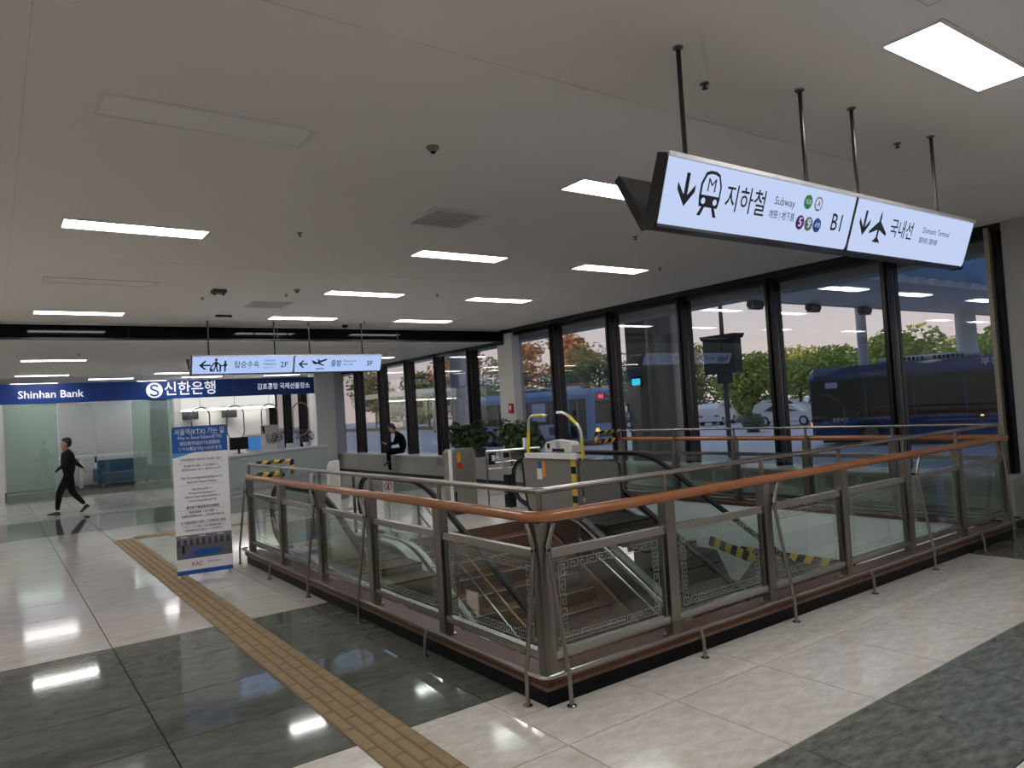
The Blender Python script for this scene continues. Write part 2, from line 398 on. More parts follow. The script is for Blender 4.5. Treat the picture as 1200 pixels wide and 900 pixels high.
b = MB(); b.box(10.06, 10.5, 14.3, 40, CE2-.10, CE2+.2); struct(b.build('trim_%d' % tn, black)); tn += 1
b = MB(); b.box(10.45, 10.9, -5, 40, 3.40, 3.62); struct(b.build('trim_%d' % tn, conc)); tn += 1   # outside eave
ys = [2.2]+MY; wn = 1
def pane(a, bb, z1):
    global wn
    o = struct(MB().box(10.205, 10.215, a+.055, bb-.07, .62, z1).build('window_%d' % wn, glass_w)); wn += 1
for a, c in zip(ys[:-1], ys[1:]): pane(a, c, 3.52)
yf = [14.62]+MF+[40]
for a, c in zip(yf[:-1], yf[1:]): pane(a, c, CE2-.1)
# square white column at the bulkhead, column by the bank, clad pier near the camera
def column(name, x0, x1, y0, y1, z1, m):
    c = .02
    b = MB(); b.prism([(x0+c,y0),(x1-c,y0),(x1,y0+c),(x1,y1-c),(x1-c,y1),(x0+c,y1),(x0,y1-c),(x0,y0+c)], 0, z1, 2)
    return struct(b.build(name, m))
column('column', 10.08, 10.42, 14.02, 14.62, CE, white_m)
column('column', 8.93, 9.62, 23.9, 24.5, CE2, white_m)
column('column', 9.66, 10.1, 24.3, 24.9, CE2, mat('column_grey', (.5,.5,.5), .5))
column('column', 9.96, 10.55, 2.50, 3.62, CE, mat('clad_grey', (.42,.42,.41), .45))
fb = thing('fire_call_box', 'small red fire call box on the white column by the bulkhead', 'fire alarm', (10.07, 14.10, 1.77))
MB().box(-.05,.01,-.05,.09,-.12,.12).build('box', red, fb); MB().box(-.054,-.05,-.02,.06,-.03,.07).build('label_plate', white, fb)
# ---- cabinet bench along the windows
yb = [3.6]; 
while yb[-1] < 26: yb.append(yb[-1]+1.25)
louv = [1,1,1,1,1,1,0,1,0,0,1,0,0,0,0,0,0,0]
for i, (a, c) in enumerate(zip(yb[:-1], yb[1:])):
    if i == 0: lab = 'pale grey window cabinet unit closest to the clad grey pier'
    lab = 'pale metal cabinet unit under the windows, %s from the clad grey pier' % (['first','second','third','fourth','fifth','sixth','seventh','eighth','ninth','tenth','eleventh','twelfth','thirteenth','fourteenth','fifteenth','sixteenth','seventeenth','eighteenth'][i])
    t = thing('window_cabinet', lab, 'cabinet', (9.68, a, 0), 0, 'metal cabinets under the windows')
    L = c-a
    MB().box(.04,.5,.0,L,0,.085).build('plinth', black, t)
    MB().box(.02,.34,.004,L-.004,.085,.575).build('body', mat('cabinet_metal',(.40,.395,.38),.4,.3), t)
    MB().box(0,.52,0,L,.575,.605).build('top_board', mat('sill_stone', (.52,.51,.49), .35), t)
    if louv[i % 18]:
        g = MB()
        for s in range(7):
            for h in range(2): g.box(.006,.02,.12+h*.55,.57+h*.55,.36+s*.026,.372+s*.026)
        o = g.build('louvre', mat('louvre_dark', (.16,.17,.17), .5), t); o['kind'] = 'stuff'
# ================================================================ STAIRWELL
wd = mat('well_side', (.17, .18, .17), .45); wl = mat('pale_well_panel', (.80, .86, .88), .12, coat=.4)
ZB = -3.9
w = MB(); w.box(X0-.12, X0, 3.5, 9.4, ZB, -.02); struct(w.build('wall_well_west', wd))
w = MB(); w.box(X1+.10, X1+.2, 3.5, 9.4, ZB, -.02); struct(w.build('wall_well_east', wd))
w = MB(); w.box(X0-.1, X1+.2, 9.9, 10.0, ZB, -.32); struct(w.build('wall_well_north', wd))
w = MB(); w.box(-1, WX, -6, 3.58, -.62, -.32); struct(w.build('wall_well_soffit', wd))
w = MB(); w.box(-1, X1+3, -6, 10, ZB-.1, ZB); struct(w.build('floor_lower', tile_w))
w = MB(); w.box(-1, X1+3, -6.1, -6, ZB, -.3); struct(w.build('wall_lower', wd))
yy = 3.62
pw = sroot('wall_well_panel')
while yy < 9.2:
    MB().box(X1-.0, X1+.08, yy, min(yy+1.15, 9.3)-.006, -.60, .10).build('wall_panel', wl, pw); yy += 1.15
# kerb: black kick plate, worn brown edge, granite top slabs
kb = sroot('stairwell_kerb')
def kerb(x0, x1, y0, y1, side):
    k = MB(); k.box(x0, x1, y0, y1, -.01, .075); k.build('kick_plate', kick, kb)
for (x0,x1,y0,y1) in ((2.575,9.23,3.45,3.60),(2.575,2.74,3.60,9.62),(9.10,9.23,3.60,9.62)):
    MB().box(x0+.02, x1, y0, y1, -.01, .10).build('kick_plate', kick, kb)
MB().box(2.58, 9.24, 3.43, 3.62, .097, .12).build('kerb_edge', granite_e, kb)
MB().box(2.58, 2.75, 3.62, 9.64, .097, .12).build('kerb_edge', granite_e, kb)
MB().box(9.08, 9.24, 3.62, 9.64, .097, .12).build('kerb_edge', granite_e, kb)
sp0 = 2.575
while sp0 < 9.2: 
    e2 = min(sp0+1.15, 9.245); MB().box(sp0+.0015, e2-.0015, 3.425, 3.66, .12, .15).build('kerb_slab', granite, kb); sp0 += 1.15
yy = 3.66
while yy < 9.6:
    e2 = min(yy+1.2, 9.645)
    MB().box(2.575, 2.78, yy+.0015, e2-.0015, .12, .15).build('kerb_slab', granite, kb)
    MB().box(9.03, 9.245, yy+.0015, e2-.0015, .12, .15).build('kerb_slab', granite, kb); yy += 1.2
# ---- guard rail
GR = thing('guard_rail', 'steel and glass guard rail with wooden handrail around the stairwell', 'railing')
def keyband(mb, P, L, u, v, h, flip=1):
    """greek key ribbon from P along u, height h along v"""
    U = h*1.8; n = max(1, int(round(L/U))); U = L/n; k = U/6.0; kv = h/4.0; t = h*.068
    seg = [((0,0),(0,4)),((0,4),(4.4,4)),((4.4,4),(4.4,1.5)),((4.4,1.5),(2.1,1.5)),((2.1,1.5),(2.1,2.7)),((0,0),(6,0)),]
    for i in range(n):
        for (a,b) in seg:
            p = P+u*((a[0]+i*6)*k)+v*(a[1]*kv); q_ = P+u*((b[0]+i*6)*k)+v*(b[1]*kv)
            d = (q_-p).normalized(); w = v if abs(d.dot(u)) > .5 else u
            p = p-d*t; q_ = q_+d*t
            mb.add([p-w*t, q_-w*t, q_+w*t, p+w*t], [(0,1,2,3)])
def fence(O, d, nrm, ss, ends=(True, True), braces=(), shorts=(), key=True):
    d = Vector(d); nrm = Vector(nrm); O = Vector(O); Z = Vector((0,0,1))
    def P(s, t, z): return O+d*s+nrm*t+Z*z
    def bx(s0, s1, t0, t1, z0, z1, name, m, par=GR):
        b = MB(); vs = [P(s,t,z) for z in (z0,z1) for (s,t) in ((s0,t0),(s1,t0),(s1,t1),(s0,t1))]
        b.add(vs, [(0,3,2,1),(4,5,6,7),(0,1,5,4),(1,2,6,5),(2,3,7,6),(3,0,4,7)]); return b.build(name, m, par)
    for i, s in enumerate(ss):
        if (i == 0 and not ends[0]) or (i == len(ss)-1 and not ends[1]): continue
        b = MB()
        for (s0,s1,t0,t1,z0,z1) in ((s-.042,s+.042,-.035,.035,.15,1.065),(s-.047,s+.047,.012,.040,.86,1.065)):
            vs = [P(a,t,z) for z in (z0,z1) for (a,t) in ((s0,t0),(s1,t0),(s1,t1),(s0,t1))]
            b.add(vs, [(0,3,2,1),(4,5,6,7),(0,1,5,4),(1,2,6,5),(2,3,7,6),(3,0,4,7)])
        po = b.build('post', steel, GR)
        bx(s-.062,s+.062,-.052,.055,.15,.158,'base_plate',steel2,po)
        b = MB(); b.tube([P(s,0,1.06),P(s,0,1.24)], .017, 8); b.build('rail_support', steel, GR)
    for a, c in zip(ss[:-1], ss[1:]):
        bx(a+.042,c-.042,-.02,.025,.245,.295,'bottom_rail',steel_t)
        bx(a+.042,c-.042,-.02,.025,.845,.895,'middle_rail',steel_t)
        bx(a+.060,a+.075,-.012,.016,.295,.845,'glazing_bead',steel_d)
        bx(c-.075,c-.060,-.012,.016,.295,.845,'glazing_bead',steel_d)
        g = bx(a+.075,c-.075,-.004,.004,.295,.845,'glass_panel',glass_g)
        if key:
            k = MB(); h = .045; q0 = .0055; L = c-a-.15-.08
            keyband(k, P(a+.115,q0,.33), L, d, Z, h); keyband(k, P(c-.115,q0,.81), L, -d, -Z, h)
            keyband(k, P(a+.115,q0,.79), .79-.35, -Z, d, h); keyband(k, P(c-.115,q0,.35), .79-.35, Z, -d, h)
            k.build('etched_border', etch, g, fix=False)['kind'] = 'stuff'
    for s, f in braces:
        b = MB(); b.tube([P(s+f*.12,.13,.0),P(s+f*.11,.13,.2),P(s+f*.045,.062,.88),P(s+f*.05,.058,.93),P(s+f*.12,.062,1.06)], .0135, 8); o = b.build('brace', steel, GR)
        b = MB(); b.lathe([(.03,0),(.03,.006),(.018,.012)], P(s+f*.12,.13,0)); b.build('foot_flange', steel2, o)
        b = MB(); b.tube([P(s+f*.045,.0,.905),P(s+f*.045,.075,.905)], .010, 8); b.build('bolt', black, o)
    for s in shorts:
        b = MB(); b.tube([P(s,.15,.0),P(s,.145,.12),P(s,.125,.20)], .0125, 8); o = b.build('kerb_tube_leg', steel, GR)
        b = MB(); b.lathe([(.028,0),(.028,.006),(.016,.011)], P(s,.15,0)); b.build('foot_flange', steel2, o)
XP = [2.65,3.735,4.82,5.90,7.0,8.08,9.17]; YP = [3.5,4.7,5.9,7.1,8.3,9.55]
fence((0,3.5,0), (1,0,0), (0,-1,0), XP, (True, True), braces=((2.62,.7),(4.82,1),(7.06,1),(9.1,-1)), shorts=(3.86,6.05,8.2))
fence((2.65,0,0), (0,1,0), (-1,0,0), YP, (False, True), braces=((3.47,.7),(5.87,1),(7.1,1),(9.55,1)), shorts=(4.77,8.41))
fence((9.17,0,0), (0,1,0), (1,0,0), YP, (False, True), braces=((5.87,1),(8.3,1)), shorts=(4.77,7.1))
def rcorner(pts, r, n=6):
    out = [Vector(pts[0])]
    for i in range(1, len(pts)-1):
        p0, p, p2 = Vector(pts[i-1]), Vector(pts[i]), Vector(pts[i+1]); a = p+(p0-p).normalized()*r; c = p+(p2-p).normalized()*r
        for j in range(n+1):
            t = j/n; out.append(a*(1-t)**2+p*2*t*(1-t)+c*t*t)
    out.append(Vector(pts[-1])); return out
b = MB(); b.tube(rcorner([(3.12,9.62,1.08),(2.60,9.62,1.10),(2.60,3.44,1.10),(9.23,3.44,1.10),(9.23,9.62,1.10),(8.72,9.62,1.08)], .13, 8), .034, 14); b.build('wooden_handrail', wood, GR)
b = MB(); b.tube(rcorner([(3.22,9.60,1.08),(3.22,9.60,1.25),(2.65,9.60,1.25),(2.65,3.5,1.25),(9.17,3.5,1.25),(9.17,9.60,1.25),(8.62,9.6,1.25),(8.62,9.6,1.08)], .05, 5), .019, 10); b.build('top_rail', steel_t, GR)
b = MB(); b.tube(rcorner([(2.60,9.60,.20),(2.525,9.60,.20),(2.525,3.375,.20),(9.29,3.375,.20),(9.29,9.60,.20),(9.2,9.6,.2)], .06, 5), .0135, 8); b.build('kerb_tube', steel_t, GR)
def tape(pts, r, name, n=12):
    P = [Vector(p) for p in pts]; o = None
    L = (P[1]-P[0]).length; k = max(2, int(L/.07)); par = GR
    b = MB(); d = (P[1]-P[0])/k
    side = d.cross(Vector((0,0,1))); side = side.normalized()*r if side.length > 1e-6 else Vector((r,0,0))
    u = side.cross(d).normalized()*r
    for i in range(k):
        # diagonal stripes: each ring is sheared along the tube
        R = []
        for q_ in (i, i+1):
            R.append([P[0]+d*(q_+.45*math.sin(2*PI*j/n)) + side*math.cos(2*PI*j/n)+u*math.sin(2*PI*j/n) for j in range(n)])
        b.add(R[0]+R[1], [(j,(j+1) % n,n+(j+1) % n,n+j) for j in range(n)], yellow if i % 2 else black, True)
    return b.build(name, None, par)
for (x0, x1) in ((2.74,3.12),(8.72,9.12)):
    tape([(x0,9.62,1.09),(x1,9.62,1.09)], .042, 'hazard_tape')
    tape([(x0+.0,9.60,1.25),(x1+.06,9.60,1.25)], .027, 'hazard_tape')
tape([(3.22,9.60,1.24),(3.22,9.60,1.09)], .027, 'hazard_tape'); tape([(8.62,9.60,1.24),(8.62,9.60,1.09)], .027, 'hazard_tape')
# ---- stairs (treads and risers of brown granite), dropping towards the camera
st = sroot('stair_flight')
SY, SR, ST_ = 9.35, .165, .30
SX0, SX1 = 4.62, 6.86
for k in range(0, 22):
    y = SY-ST_*k; z = -SR*k
    MB().box(SX0, SX1, y, y+ST_+.02, z-SR-.03, z-.0).build('stair_tread' , granite_s, st) if k else None
    b = MB(); b.box(SX0+.02, SX1-.02, y-.004, y+.035, z-.004, z+.003); b.build('stair_nosing', mat('nosing', (.36,.31,.26), .4, .6), st)
MB().box(SX0, SX1, 9.33, 9.349, -.26, -.0).build('landing_edge', granite_s, st)
for sx in (SX0-.06, SX1+.0):
    b = MB(); b.prism([(9.4,.12),(9.4,-.3),(3.0,-3.9),(3.0,-3.5),(9.3,.12)], sx, sx+.06, 0); b.build('string_wall', granite_s, st)
# stair handrails: steel posts with wooden grip and lower steel tube
for n_, sx in enumerate((4.72, 6.72)):
    h = thing('stair_handrail', '%s' % ('stair handrail with brown wooden grip beside the escalator close to the tactile strip' if n_ == 0 else 'plain steel stair handrail beside the wheelchair platform lift'), 'handrail')
    k = SR/ST_
    def HZ(y, a): return (y-SY)*k+a
    b = MB(); b.tube([(sx,9.0-1.0*n_,HZ(9.0-1.0*n_,.84)),(sx,2.8,HZ(2.8,.84))], .019, 10); b.build('grip', wood if n_ == 0 else steel2, h)
    b = MB(); b.tube([(sx,9.0-1.0*n_,HZ(9.0-1.0*n_,.62)),(sx,2.8,HZ(2.8,.62))], .014, 8); b.build('lower_tube', steel2, h)
    for y in ((8.97,8.0,6.5,5.0,3.5),(7.97,6.5,5.0,3.5))[n_]:
        b = MB(); b.tube([(sx,y,HZ(min(y,9.3),-.0)-.02),(sx,y,HZ(min(y,9.3),.85))], .018, 8); b.build('baluster', steel, h)
# ---- escalators
def escalator(cx, label):
    E_ = thing('escalator', label, 'escalator')
    SL = .577; yT = 8.05; yE = 1.4
    def prof(off, ybend, yend=9.7, r=.5):   # height line: flat at off, sloping after ybend
        pts = [(yend, off)]
        for j in range(7):
            t = j/6; y = ybend+.35-.7*t; z = off-SL*max(0,(ybend+.35-y))**2/(2*.7); pts.append((y, z))
        y1, z1 = pts[-1]; pts.append((yE, z1-SL*(y1-yE))); return pts
    for sd in (-1, 1):
        x = cx+sd*.63
        top = prof(.95, yT)
        hr = [(x,9.25,.18),(x,9.60,.18)]+arc((9.60,.565), .385, -PI/2, PI/2, 12, 'yz', x)+[(x,y,z) for y,z in top[1:]]
        b = MB(); b.tube(hr, .034, 10, flat=.65); b.build('rubber_handrail', blackr, E_)
        hi = [(x,9.60,.21)]+arc((9.60,.565), .345, -PI/2, PI/2, 12, 'yz', x)+[(x,y,z-.042) for y,z in top[1:]]
        b = MB(); b.tube(hi, .022, 6); b.build('handrail_guide', black, E_)
        # glass balustrade between deck and handrail
        low = prof(.12, yT+.38)
        g = MB(); pl = [(y,z-.06) for y,z in top[1:]]; pl.reverse()
        pl += [(9.6,.89)]+[(p[1],p[2]) for p in arc((9.60,.565), .325, PI/2, -PI/2, 10, 'yz')]
        lo = [(y,z) for y,z in low[1:]]
        g.prism(pl+lo, x-.006, x+.006, 0); g.build('glass_balustrade', glass, E_)
        # inner and outer deck strips
        dk = MB(); Lp = [(9.95,.12)]+low
        for (o0, o1) in ((.03,.10),(-.16,-.03)):
            vs = []; 
            for y,z in Lp: vs += [(x+sd*o0, y, z), (x+sd*o1, y, z), (x+sd*o0, y, z-.03), (x+sd*o1, y, z-.03)]
            fs = []
            for i in range(len(Lp)-1):
                a = i*4; fs += [(a,a+1,a+5,a+4),(a+2,a+6,a+7,a+3),(a,a+4,a+6,a+2),(a+1,a+3,a+7,a+5)]
            dk.add(vs, fs)
        dk.build('deck', mat('deck_metal',(.50,.50,.49),.3,.35), E_)
        # side cladding outside and skirt inside
        ck = MB()
        for o, depth in ((.10,.75),(-.155,.34)):
            vs = []
            for y,z in Lp: vs += [(x+sd*o, y, z-.01), (x+sd*o, y, z-depth)]
            ck.add(vs, [(2*i,2*i+2,2*i+3,2*i+1) for i in range(len(Lp)-1)])
        ck.build('cladding', steel_d, E_)
    # landing plate, comb, steps
    MB().box(cx-.5, cx+.5, 8.75, 10.0, -.03, .006).build('landing_plate', steel, E_)
    MB().box(cx-.5, cx+.5, 8.70, 8.76, -.02, .010).build('comb', steel_d, E_)
    b = MB(); b.box(-.49,.49,-.2,.2,-.02,0,blackr)
    for i in range(24): xx = -.46+i*.04; b.box(xx-.008, xx+.008, -.2, .2, 0, .008, steel_d)
    b.add([(-.49,-.2,0),(.49,-.2,0),(.49,-.19,-.24),(-.49,-.19,-.24)], [(0,1,2,3)], steel_d)
    
    s0 = b.build('escalator_step', None, E_); s0.location = (cx, 8.5, -.01)
    y, z = 8.1, -.02
    for i in range(16):
        if i == 1: z -= .09
        elif i == 2: z -= .18
        elif i > 2: z -= .231
        cp(s0, E_, (cx, y, z)); y -= .40
    return E_
EA = escalator(3.68, 'grey glass-sided escalator between the tactile strip and the brown stairs')
EB = escalator(7.68, 'grey glass-sided escalator between the brown stairs and the windows')
# pictograms on the deck of the window-side escalator
pg = MB(); x = 8.31-.095
def dz(y): return .12-.577*(8.43-y)+.0
for y in (7.55, 7.40, 7.25):
    pass
b = MB()
ya, ybb = 7.70, 7.12
b.add([(x-.055,ya,dz(ya)+.004),(x+.055,ya,dz(ya)+.004),(x+.055,ybb,dz(ybb)+.004),(x-.055,ybb,dz(ybb)+.004)], [(0,1,2,3)])
pl_ = b.build('pictogram_plate', mat('plate_pale', (.6,.6,.6), .4), EB)
b = MB()
for y0 in (7.61,7.42,7.22):
    ring = [(x+.036*math.cos(a), y0+.05*math.sin(a), dz(y0+.05*math.sin(a))+.006) for a in [2*PI*j/14 for j in range(14)]]
    b.add(ring, [tuple(range(14))])
b.build('pictogram', black, pl_)
# triangular pinch guard wrapped in hazard tape
tg = thing('pinch_guard', 'white triangular pinch guard with black and yellow tape beside escalator', 'safety guard', (8.52,0,0))
b = MB(); b.prism([(7.10,-.33),(6.38,-.50),(6.75,-.95)], -.02, .0, 0); b.build('guard_plate', white, tg)
b = MB()
for i in range(8):
    t0, t1 = i/8, (i+1)/8; ya_, yb_ = 7.12-.76*t0, 7.12-.76*t1; za, zb_ = -.31-.17*t0, -.31-.17*t1
    b.add([(-.026,ya_,za+.04),(-.026,yb_,zb_+.04),(-.026,yb_+.05,zb_-.10),(-.026,ya_+.05,za-.10)], [(0,1,2,3)], yellow if i % 2 else black)
b.build('hazard_tape', None, tg)
ht = thing('hazard_tape_strip', 'black and yellow tape strip along the lower edge of the pale well wall', 'tape', (9.02,0,0))
b = MB()
for i in range(26):
    ya_, yb_ = 7.0-i*.12, 7.0-(i+1)*.12
    b.add([(-.0,ya_,-.49),(-.0,yb_,-.49),(-.0,yb_+.07,-.60),(-.0,ya_+.07,-.60)], [(0,1,2,3)], yellow if i % 2 else black)
b.build('striped_tape', None, ht)
# unseen lights added to brighten the lower hall
for (lx, ly) in ((3.0,-1.5),(6.5,-1.5)):
    l = thing('added_lower_light', 'lower hall ceiling light %s' % ('below the escalator by the tactile strip' if lx < 4 else 'below the window-side escalator'), 'light', (lx,ly,-.63), 0, 'added lower hall lights')
    MB().box(-.6,.6,-.15,.15,-.02,0).build('diffuser', panel_on, l)
# ================================================================ CEILING FITTINGS
def clight(lit, z, loc, label):
    t = thing('ceiling_light', label, 'ceiling light', loc, 0, 'recessed ceiling light panels')
    b = MB()
    for (x0,x1,y0,y1) in ((-.625,.625,-.175,-.15),(-.625,.625,.15,.175),(-.625,-.6,-.15,.15),(.6,.625,-.15,.15)): b.box(x0,x1,y0,y1,-.008,.0)
    b.build('frame', white_m, t)
    MB().box(-.6,.6,-.15,.15,-.004,-.001).build('diffuser', panel_on if lit else panel_off, t)
    return t
proto = {}
def place_light(x, y, lit, label, z=CE):
    if lit not in proto: proto[lit] = clight(lit, z, (x,y,z), label); return
    dup(proto[lit], (x,y,z), 0, label)
rowname = {1.84: 'over the subway sign row', 4.68: 'second row from the subway sign', 7.5: 'third row from the subway sign', 10.3: 'fourth row from the subway sign', 13.03: 'row just before the bulkhead', -1.0: 'row behind the subway sign'}
colname = {-5.6: 'over the far edge of the hall', -3.0: 'over the open hall floor', 1.17: 'above the tactile strip', 4.72: 'above the stairs', 7.22: 'close to the windows'}
for x, lits in ((-5.6, (1,1,1,1,1,1)), (-3.0, (1,1,1,1,1,1)), (1.17, (1,1,0,1,0,1)), (4.72, (1,1,1,1,1,1)), (7.22, (1,0,0,1,1,1))):
    for y, l in zip((-1.0,1.84,4.68,7.5,10.3,13.03), lits):
        place_light(x, y, bool(l), '%s ceiling panel %s, %s' % ('lit' if l else 'unlit', colname[x], rowname[y]))
for x, y, l in ((1.15,18.6,1),(1.15,23.1,1),(4.5,23.1,1),(8.65,18.6,1),(5.6,25.0,1),(8.2,25.0,1),(4.7,16.6,0),(4.7,18.6,0),(-3,18.6,1),(-3,23.1,1),(4.5,26.5,1),(1.1,26.5,1),(1.15,28.5,1),(4.5,28.5,1),(-1.6,26.5,1),(3.0,25.0,1)):  # panels behind the bank front are added to brighten its interior
    place_light(x, y, bool(l), '%s ceiling panel %s, %s' % ('lit' if l else 'unlit', 'before the bank' if y < 23.9 else 'added inside the bank', {1.15:'over the walking person',1.1:'over the blue sofa',4.5:'over the bank counter end',8.65:'by the windows',4.7:'above the check-in sign' if y < 17 else 'behind the check-in sign',-3:'over the hall edge',-1.6:'over the white pier',3.0:'over the frosted pane',8.0:'over the counter',5.6:'over the wall cabinets',8.2:'beside the wall cabinets'}[x])+{18.6:'',23.1:' near the fascia',26.5:'',16.6:'',25.0:' near the glass',28.5:' near the rear wall'}[y], CE2)
def vent(x, y, label):
    t = thing('air_vent', label, 'vent', (x,y,CE), 0)
    b = MB()
    for (x0,x1,y0,y1) in ((-.3,.3,-.3,-.265),(-.3,.3,.265,.3),(-.3,-.265,-.265,.265),(.265,.3,-.265,.265)): b.box(x0,x1,y0,y1,-.014,0)
    b.build('frame', white_m, t)
    MB().box(-.265,.265,-.265,.265,-.002,0).build('backing', mat('vent_dark', (.06,.06,.06), .7), t)
    s0 = None
    for i in range(9):
        yv = -.235+i*.058
        if s0 is None:
            b = MB(); b.bar((-.265,0,-.012),(.265,0,-.012),.012,.003,upv=(0,1,.6)); s0 = b.build('slat', white_m, t); s0.location = (0,yv,0)
        else: cp(s0, t, (0,yv,0))
vent(3.68, 6.06, 'large square white air vent in the ceiling over the stairs')
vent(3.64, 11.6, 'square air vent in the ceiling near the dark bulkhead')
def spr(x, y, z, big=False, where=''):
    lab = ('round smoke detector on the ceiling ' if big else 'small dark sprinkler head in the ceiling ')+where
    t = thing('smoke_detector' if big else 'sprinkler_head', lab, 'detector' if big else 'sprinkler', (x,y,z), 0, 'smoke detectors' if big else 'ceiling sprinklers')
    if big:
        MB().lathe([(.046,0),(.046,-.012),(.034,-.024),(.03,-.032),(.018,-.038)]).build('housing', mat('detector_grey',(.22,.21,.2),.5), t)
        MB().lathe([(.020,-.036),(.020,-.044),(.010,-.05)]).build('sensor', black, t)
    else:
        MB().lathe([(.028,0),(.028,-.006),(.012,-.012)]).build('escutcheon', steel_d, t)
        MB().lathe([(.007,-.01),(.007,-.028),(.018,-.03),(.018,-.034)]).build('deflector', black, t)
for x,y in ((3.575,2.80),(5.85,2.78),(2.578,7.1),(2.56,11.2),(6.04,13.3),(5.84,10.05),(6.1,5.9),(7.9,7.2),(3.61,10.63)): spr(x,y,CE,False,{3.575:'over the train symbol of the subway sign',5.85:'over the aeroplane end of the subway sign',2.578:'between the long lit panel and the large vent',2.56:'by the small dark speaker box',6.04:'close to the bulkhead by the dome camera',5.84:'in the middle over the stair head',6.1:'past the large vent towards the windows',7.9:'closest to the windows',3.61:'before the further vent'}[x])
for x,y in ((1.5,17.2),(5.0,20.4),(8.2,16.4)): spr(x,y,CE2,False,{1.5:'beyond the bulkhead over the walking person',5.0:'hidden over the check-in sign',8.2:'beyond the bulkhead by the windows'}[x])
for x,y in ((2.614,4.44),(3.62,10.2)): spr(x,y,CE,True,'ahead of the subway sign' if y < 5 else 'beside the further square vent')
pj = thing('ceiling_speaker_box', 'small dark box fixed to the ceiling ahead of the bulkhead', 'speaker', (2.62,10.5,CE))
MB().box(-.09,.09,-.08,.08,-.05,0).build('housing', mat('box_dark',(.09,.085,.08),.5), pj); MB().box(-.07,-.05,-.03,.03,-.075,-.05).build('bracket', black, pj); MB().box(.05,.07,-.03,.03,-.075,-.05).build('bracket', black, pj)
pj = thing('ceiling_projector', 'flat white unit with black lens hanging from the ceiling near the bulkhead', 'projector', (3.27,12.96,CE))
MB().lathe([(.10,0),(.12,-.02),(.12,-.05),(.08,-.07)]).build('housing', white, pj); MB().box(-.13,.13,-.13,-.08,-.035,-.005).build('bracket', black, pj)
dc = thing('dome_camera', 'small dark dome camera on the ceiling close to the bulkhead', 'camera', (5.76,13.6,CE))
MB().lathe([(.07,0),(.07,-.03)]).build('base', white, dc); MB().lathe([(.06,-.03),(.055,-.06),(.035,-.085),(.01,-.095)]).build('dome', black, dc)
# ================================================================ HANGING SIGNS
def vsign(label, x0, xm, x1, yb, yt, z0, z1, yback, face, rods, ceilz):
    t = thing('hanging_sign', label, 'sign')
    # cross-section: two lightboxes meeting at the bottom
    n = Vector((0, -(z1-z0), -(yt-yb)*-1)).normalized()
    fd = Vector((0, yt-yb, z1-z0)); nn = Vector((0, -fd.z, fd.y)).normalized()
    th = .055
    def fp(x, h, out=0): return Vector((x, yb, z0))+Vector((0, fd.y, fd.z))*h+nn*out
    for a, c in ((x0, xm-.008), (xm+.008, x1)):
        b = MB(); r = .05
        pts = [(a+.012, 0), (c-r, 0)]+[(c-r+r*math.sin(u), (r-r*math.cos(u))/fd.length) for u in [PI/2*j/5 for j in range(1,6)]]+[(c,1),(a+.012,1)]
        vs = [fp(x,h,0) for x,h in pts]+[fp(x,h,-th) for x,h in pts]; k = len(pts)
        b.add(vs, [tuple(range(k))], face); b.add(vs, [tuple(reversed(range(k,2*k)))]+[((i+1) % k,i,k+i,k+(i+1) % k) for i in range(k)], alu)
        b.build('light_face', None, t)
    for o_, nm in ((.006,'top_trim'),):
        b = MB(); b.bar(fp(x0,1.0,-.02), fp(x1,1.0,-.02), .07, .022, alu); b.build(nm, None, t)
    b = MB(); b.bar(fp(x0,-.02,-.02), fp(x1-.05,-.02,-.02), .06, .016, black); b.build('bottom_trim', None, t)
    # rear leaf
    bd = Vector((0, yback-yb-.05, (z1-z0)-.02)); 
    def bp_(x, h, out=0): return Vector((x, yb+.055, z0+.01))+bd*h+Vector((0, bd.z, -bd.y)).normalized()*out
    b = MB(); vs = [bp_(x0,0),bp_(x1,0),bp_(x1,1),bp_(x0,1),bp_(x0,0,.03),bp_(x1,0,.03),bp_(x1,1,.03),bp_(x0,1,.03)]
    b.add(vs, [(0,3,2,1),(0,1,5,4),(1,2,6,5),(2,3,7,6),(3,0,4,7)], mat('sign_back',(.05,.05,.055),.35)); b.add(vs, [(4,5,6,7)], face); b.build('rear_leaf', None, t)
    for a in (x0-.012, x1-.0):
        b = MB(); b.prism([(fp(0,-.03,.002).y, fp(0,-.03,.002).z),(fp(0,1.03,.002).y, fp(0,1.03,.002).z),(fp(0,1.03,-.06).y, fp(0,1.03,-.06).z),(yb+.06,z0+.05),(bp_(0,1,-.0).y,bp_(0,1).z),(bp_(0,1,.04).y,bp_(0,1,.04).z),(yb+.09,z0-.01)], a, a+.012, 0)
        b.build('end_plate', black, t)
    b = MB(); b.box(xm-.008, xm+.008, yb-.12, yb+.0, z0, z0+.01); 
    b = MB(); b.add([fp(xm-.009,-.01,.003),fp(xm+.009,-.01,.003),fp(xm+.009,1.01,.003),fp(xm-.009,1.01,.003)], [(0,1,2,3)]); b.build('divider', black, t)
    for x in rods:
        b = MB(); b.tube([(x,yb+.01,z0+.18),(x,yb+.01,ceilz)], .013, 8); o = b.build('rod', black, t)
        b = MB(); b.lathe([(.028,0),(.028,-.008),(.014,-.016)], (x,yb+.01,ceilz)); b.build('rod_cap', steel_d, o)
    return t, fp, nn, fd.normalized()
def flat(t, fp, pts, m, name='pictogram', out=.003):
    b = MB(); b.add([fp(x,h,out) for x,h in pts], [tuple(range(len(pts)))]); 
    return b.build(name, m, t)
H1 = .347
def circ(cx, ch, r, H, n=20): return [(cx+r*math.cos(2*PI*j/n), ch+r*math.sin(2*PI*j/n)/H) for j in range(n)]
